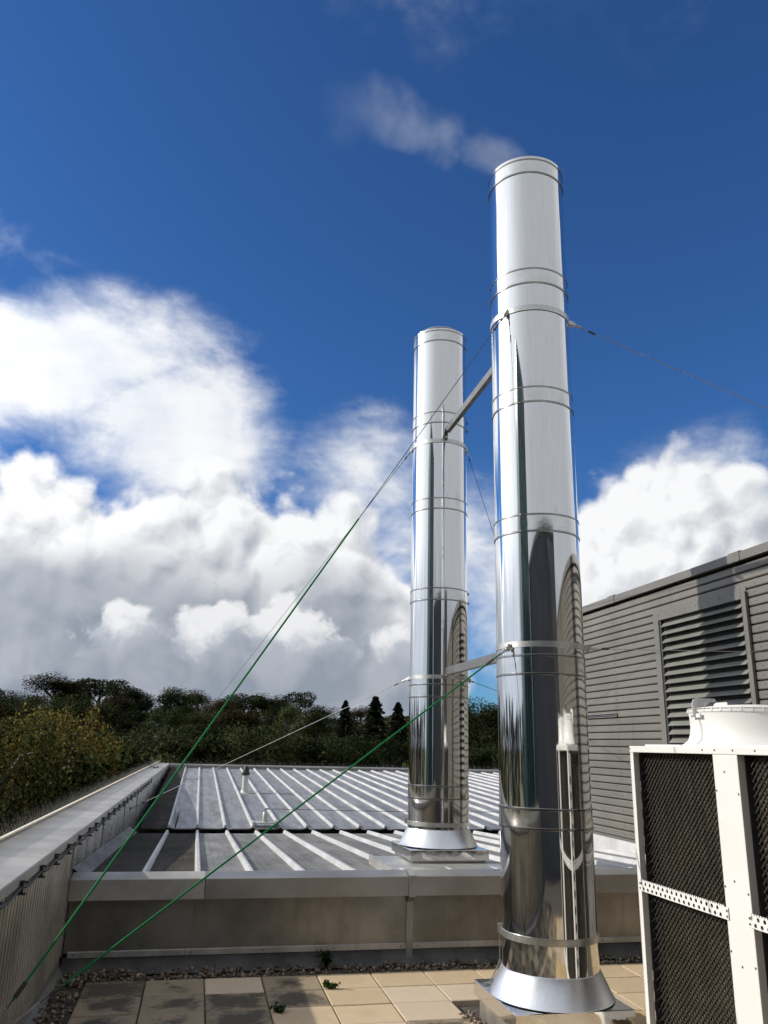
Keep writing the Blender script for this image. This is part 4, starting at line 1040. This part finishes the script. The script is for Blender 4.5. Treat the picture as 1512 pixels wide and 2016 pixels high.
def trunk_mesh(name, mat, L, seed, h=.9, r0=.020):
    r = random.Random(seed); b = B(); pts = [(r.uniform(-.01, .01) * k, r.uniform(-.01, .01) * k, -.03 + h * k / 6) for k in range(7)]
    b.tube(pts, [r0 * (1 - .13 * k) for k in range(7)], 8)
    for c, rr in L[1:]:
        z = max(.2, c[2] - .18); b.tube([(0, 0, z), (c[0] * .5, c[1] * .5, z + .09), c], [r0 * .45, r0 * .3, r0 * .12], 5)
    if not L:
        for k in range(14):
            a = r.uniform(0, 6.28); z = r.uniform(.2, .8); q = r.uniform(.08, .2); b.tube([(0, 0, z), (q * .6 * math.cos(a), q * .6 * math.sin(a), z + .12), (q * math.cos(a), q * math.sin(a), z + .13)], [r0 * .4, r0 * .25, r0 * .08], 5)
    return b.mesh(name, mat, True)

KIND = {}
def kind(key, fn, leaf, n, size, seed, bark='bark', **kw):
    p, d, s, L = fn(n, size, seed, **kw)
    nr = CROWN_N if fn is crown_broad else p - np.array([0, 0, .5]) if fn is crown_birch else None
    KIND[key] = (leaves_mesh('crown', p, d, s, leaf, aspect=.75, nrm=nr), trunk_mesh('trunk', bark, L if fn is not crown_spruce else [], seed, h=.98 if fn is crown_spruce else .9 if fn is not crown_broad else .72))
kind('oak1', crown_broad, 'leaf_dark', 18000, .0155, 1, lobes=22); kind('oak2', crown_broad, 'leaf_dark', 18000, .0155, 2, lobes=28); kind('oak3', crown_broad, 'leaf_brown', 17000, .0155, 3, lobes=20)
kind('oak4', crown_broad, 'leaf_dark', 18000, .0155, 4, lobes=30, flat=.8); kind('pine', crown_pine, 'leaf_pine', 5000, .022, 5); kind('pine2', crown_pine, 'leaf_pine', 5000, .022, 6)
kind('spruce', crown_spruce, 'leaf_pine', 5200, .034, 7); kind('birch', crown_birch, 'leaf_birch', 46000, .0088, 8, bark='birch_bark'); kind('birch2', crown_birch, 'leaf_birch', 42000, .0092, 9, bark='birch_bark')
kind('shrub', crown_broad, 'leaf_shrub', 9000, .022, 10, lobes=26); kind('ash', crown_broad, 'leaf_shrub', 14000, .016, 11, lobes=26)

def tree(key, name, az, dist, top, label, group, wide=1.0, zb=None):
    """plant a tree whose top stands at height 'top' above the datum"""
    x, y = dist * math.sin(RAD(az)), dist * math.cos(RAD(az)); z0 = ground_z(x, y) - .3 if zb is None else zb; h = top - z0
    t = thing(name, label, 'tree', (x, y, z0), group); t.rotation_euler = (0, 0, rnd.uniform(0, 6.28)); t.scale = (h * wide, h * wide, h)
    cr, tr = KIND[key]; link('trunk', tr, t, loc=(0, 0, 0)); link('crown', cr, t, loc=(0, 0, 0))
    return t

SKYLINE = ((-16, 3.75), (-14.5, 3.7), (-13, 3.55), (-11.5, 3.2), (-9.5, 3.85), (-7, 3.85), (-4, 3.55), (-1.5, 3.55), (1, 3.35), (3, 3.6), (6, 3.75), (8, 3.1), (10, 2.85), (12, 2.7), (15, 3.2), (18, 3.1), (21, 3.4), (26, 3.2))
def sky_el(az):
    for (a, e), (a2, e2) in zip(SKYLINE, SKYLINE[1:]):
        if a <= az <= a2: return e + (e2 - e) * (az - a) / (a2 - a)
    return 3.2
def zone(az):
    for lim, w in ((-12.5, 'at the far left edge'), (-9.5, 'behind the tallest birch'), (-6.5, 'right of the birches'), (-3.5, 'above the leafy shrub'), (-0.8, 'above the far parapet corner'), (1.8, 'left of the green wire'), (4.5, 'just right of the green wire'), (7.5, 'behind the vent pipe'), (10.0, 'left of the spruces'), (14.5, 'left of the farther flue'), (17.5, 'behind the farther flue'), (99, 'between and behind the flues')):
        if az < lim: return w
def top_at(el, d): return 2.0 + d * math.tan(RAD(el))

def build_woods():
    G1, G2, G3 = 'trees on the skyline of the wood', 'trees in the dark middle of the wood', 'trees along the near edge of the wood'
    az = -16.2; i = 0
    while az < 23.5:
        d = rnd.uniform(150, 178); e = sky_el(az) + rnd.uniform(-.85, .22)
        k = ('oak1', 'oak2', 'pine', 'oak4', 'oak1', 'oak3', 'oak2', 'pine2')[i % 8]
        lb = {'oak3': 'brownish autumn tree on the skyline of the wood', 'pine': 'flat-topped pine on the skyline of the wood', 'pine2': 'flat-topped pine on the skyline of the wood'}.get(k, 'dark rounded tree on the skyline of the wood')
        tree(k, 'pine_tree' if 'pine' in k else 'skyline_tree', az, d, top_at(e, d), lb + ', ' + zone(az), G1, rnd.uniform(1.0, 1.35)); az += rnd.uniform(1.0, 1.7); i += 1
    az = -16.5; i = 0
    while az < 23.5:
        d = rnd.uniform(105, 135); e = sky_el(az) - rnd.uniform(.7, 1.5); k = ('oak2', 'oak4', 'oak3', 'oak1', 'ash')[i % 5]
        lb = 'brownish tree in the dark middle of the wood' if k == 'oak3' else 'dark green tree in the middle of the wood'
        tree(k, 'wood_tree', az, d, top_at(e, d), lb + ', ' + zone(az), G2, rnd.uniform(.95, 1.25)); az += rnd.uniform(1.3, 2.0); i += 1
    az = -16.5; i = 0
    while az < 24:
        d = rnd.uniform(62, 84); e = rnd.uniform(.4, 1.35); k = ('oak1', 'oak4', 'oak2', 'oak1', 'ash')[i % 5]
        lb = 'mid-green tree along the near edge of the wood' if k == 'ash' else 'dark tree along the near edge of the wood'
        tree(k, 'wood_tree', az, d, top_at(e, d), lb + ', ' + zone(az), G3, rnd.uniform(1.0, 1.3)); az += rnd.uniform(1.9, 2.8); i += 1
    # single conifers that break the skyline
    tree('spruce', 'spruce_tree', 12.0, 92, top_at(3.3, 92), 'pointed dark spruce beside the farther flue, left of it', None, 1.3)
    tree('spruce', 'spruce_tree', 13.6, 96, top_at(2.95, 96), 'smaller pointed spruce just left of the farther flue', None, 1.2)
    tree('spruce', 'spruce_tree', 9.9, 98, top_at(3.0, 98), 'thin spruce left of the pale guy wire top', None, 1.0)
    tree('spruce', 'spruce_tree', 18.0, 92, top_at(3.75, 92), 'pointed spruce seen between the two flues', None, 1.3)
    tree('oak1', 'wood_tree', 19.4, 88, top_at(3.5, 88), 'dark rounded tree seen between the two flues', None, 1.0)
    # birches and shrub close to the left parapet
    tree('birch', 'birch_tree', -9.0, 29, top_at(2.55, 29), 'tall yellowing birch above the left parapet', None, .95)
    tree('birch2', 'birch_tree', -12.3, 26, top_at(2.1, 26), 'golden birch at the left edge of the view', None, 1.0)
    tree('birch2', 'birch_tree', -17.0, 27, top_at(1.9, 27), 'browning birch cut by the left edge of the view', None, 1.05)
    tree('birch', 'birch_tree', -6.6, 34, top_at(.6, 34), 'lower birch at the right of the birch clump', None, .9)
    tree('shrub', 'leafy_shrub', -4.9, 27, top_at(.0, 27), 'bright green leafy shrub beside the left parapet', None, .85)
    tree('shrub', 'leafy_shrub', -2.6, 34, top_at(-.4, 34), 'small green shrub near the far parapet corner', None, .8)
    # the wood goes on to the left, where the flues mirror it
    for k in range(16):
        az = -22 - k * 5.2; d = rnd.uniform(60, 95); tree(('oak1', 'oak2', 'oak4', 'oak3')[k % 4], 'wood_tree', az, d, top_at(rnd.uniform(2.2, 4.2), d), 'tree of the wood outside the left edge, mirrored in the flues', 'mirrored trees outside the left edge', 1.25)
build_woods()

def build_understory():
    n = 26000; az = rng.uniform(-20, 26, n); d = rng.uniform(50, 150, n); x = d * np.sin(np.radians(az)); y = d * np.cos(np.radians(az))
    t = np.clip((d - 45) / 120, 0, 1); z = -7.5 + 6 * t * t * (3 - 2 * t) + rng.uniform(0, 3.6, n)
    o = link('undergrowth', leaves_mesh('undergrowth', np.stack([x, y, z], 1), rng.normal(size=(n, 3)), rng.uniform(.4, .9, n), 'leaf_dark', aspect=.8), kind='stuff')
    tag(o, 'dark undergrowth filling the wood between its trunks', 'undergrowth')
build_understory()

# ------------------------------------------------------------------ smoke drifting left from the nearer flue
def build_smoke():
    me = B(); path = [(3.10, 6.24, 7.50, .30), (2.7, 6.24, 7.62, .40), (2.3, 6.25, 7.80, .50), (1.8, 6.26, 7.98, .58), (1.2, 6.28, 8.10, .66), (.6, 6.3, 8.25, .72), (.1, 6.3, 8.4, .70)]
    vs = []; n = 16; fs = []
    for x, y, z, r in path:
        for k in range(n):
            t = 2 * math.pi * k / n; vs.append((x, y + r * .8 * math.cos(t), z + r * math.sin(t)))
    for i in range(len(path) - 1):
        for k in range(n): fs.append((i * n + k, (i + 1) * n + k, (i + 1) * n + (k + 1) % n, i * n + (k + 1) % n))
    fs += [tuple(range(n)), tuple((len(path) - 1) * n + k for k in range(n))]
    m = bpy.data.materials.new('thin_smoke'); m.use_nodes = True; nt = m.node_tree; nt.nodes.clear(); V.nt = nt
    g = nt.nodes.new('ShaderNodeNewGeometry'); P = V(g.outputs['Position'])
    w = vvec('SCALE', vvec('SUBTRACT', vnoise(P, 1.6, 2, .5, out='Color'), (.5, .5, .5)), scale=.55)
    x, y, z = vxyz(vvec('ADD', P, w)); u = ((3.06 - x) / 2.45).max(0.0)
    zc = 7.53 + V.math('POWER', u.min(1.4), .70) * .52; rr = .20 + u * .34
    dy = (y - 6.26) / rr; dz = (z - zc) / rr; f = 1.0 - V.math('SQRT', dy * dy + dz * dz)
    n = vnoise(P, 3.0, 8, .66)
    dens = ((f * 1.0 + (n - .5) * 3.0).step(.10, 1.25)) * f.step(0.0, .35) * u.step(1.05, .30) * u.step(-.02, .05) * 1.45
    pv = nt.nodes.new('ShaderNodeVolumePrincipled'); pv.inputs['Color'].default_value = (.88, .94, 1.0, 1); pv.inputs['Anisotropy'].default_value = .25
    nt.links.new(dens.k, pv.inputs['Density'])
    out = nt.nodes.new('ShaderNodeOutputMaterial'); nt.links.new(pv.outputs[0], out.inputs['Volume'])
    me.add(vs, fs); mesh = me.mesh('smoke', None); mesh.materials.append(m)
    o = link('smoke', mesh, kind='stuff'); tag(o, 'thin white smoke drifting left from the nearer flue top', 'smoke')
build_smoke()
SC.cycles.volume_step_rate = 1.0; SC.cycles.volume_max_steps = 128
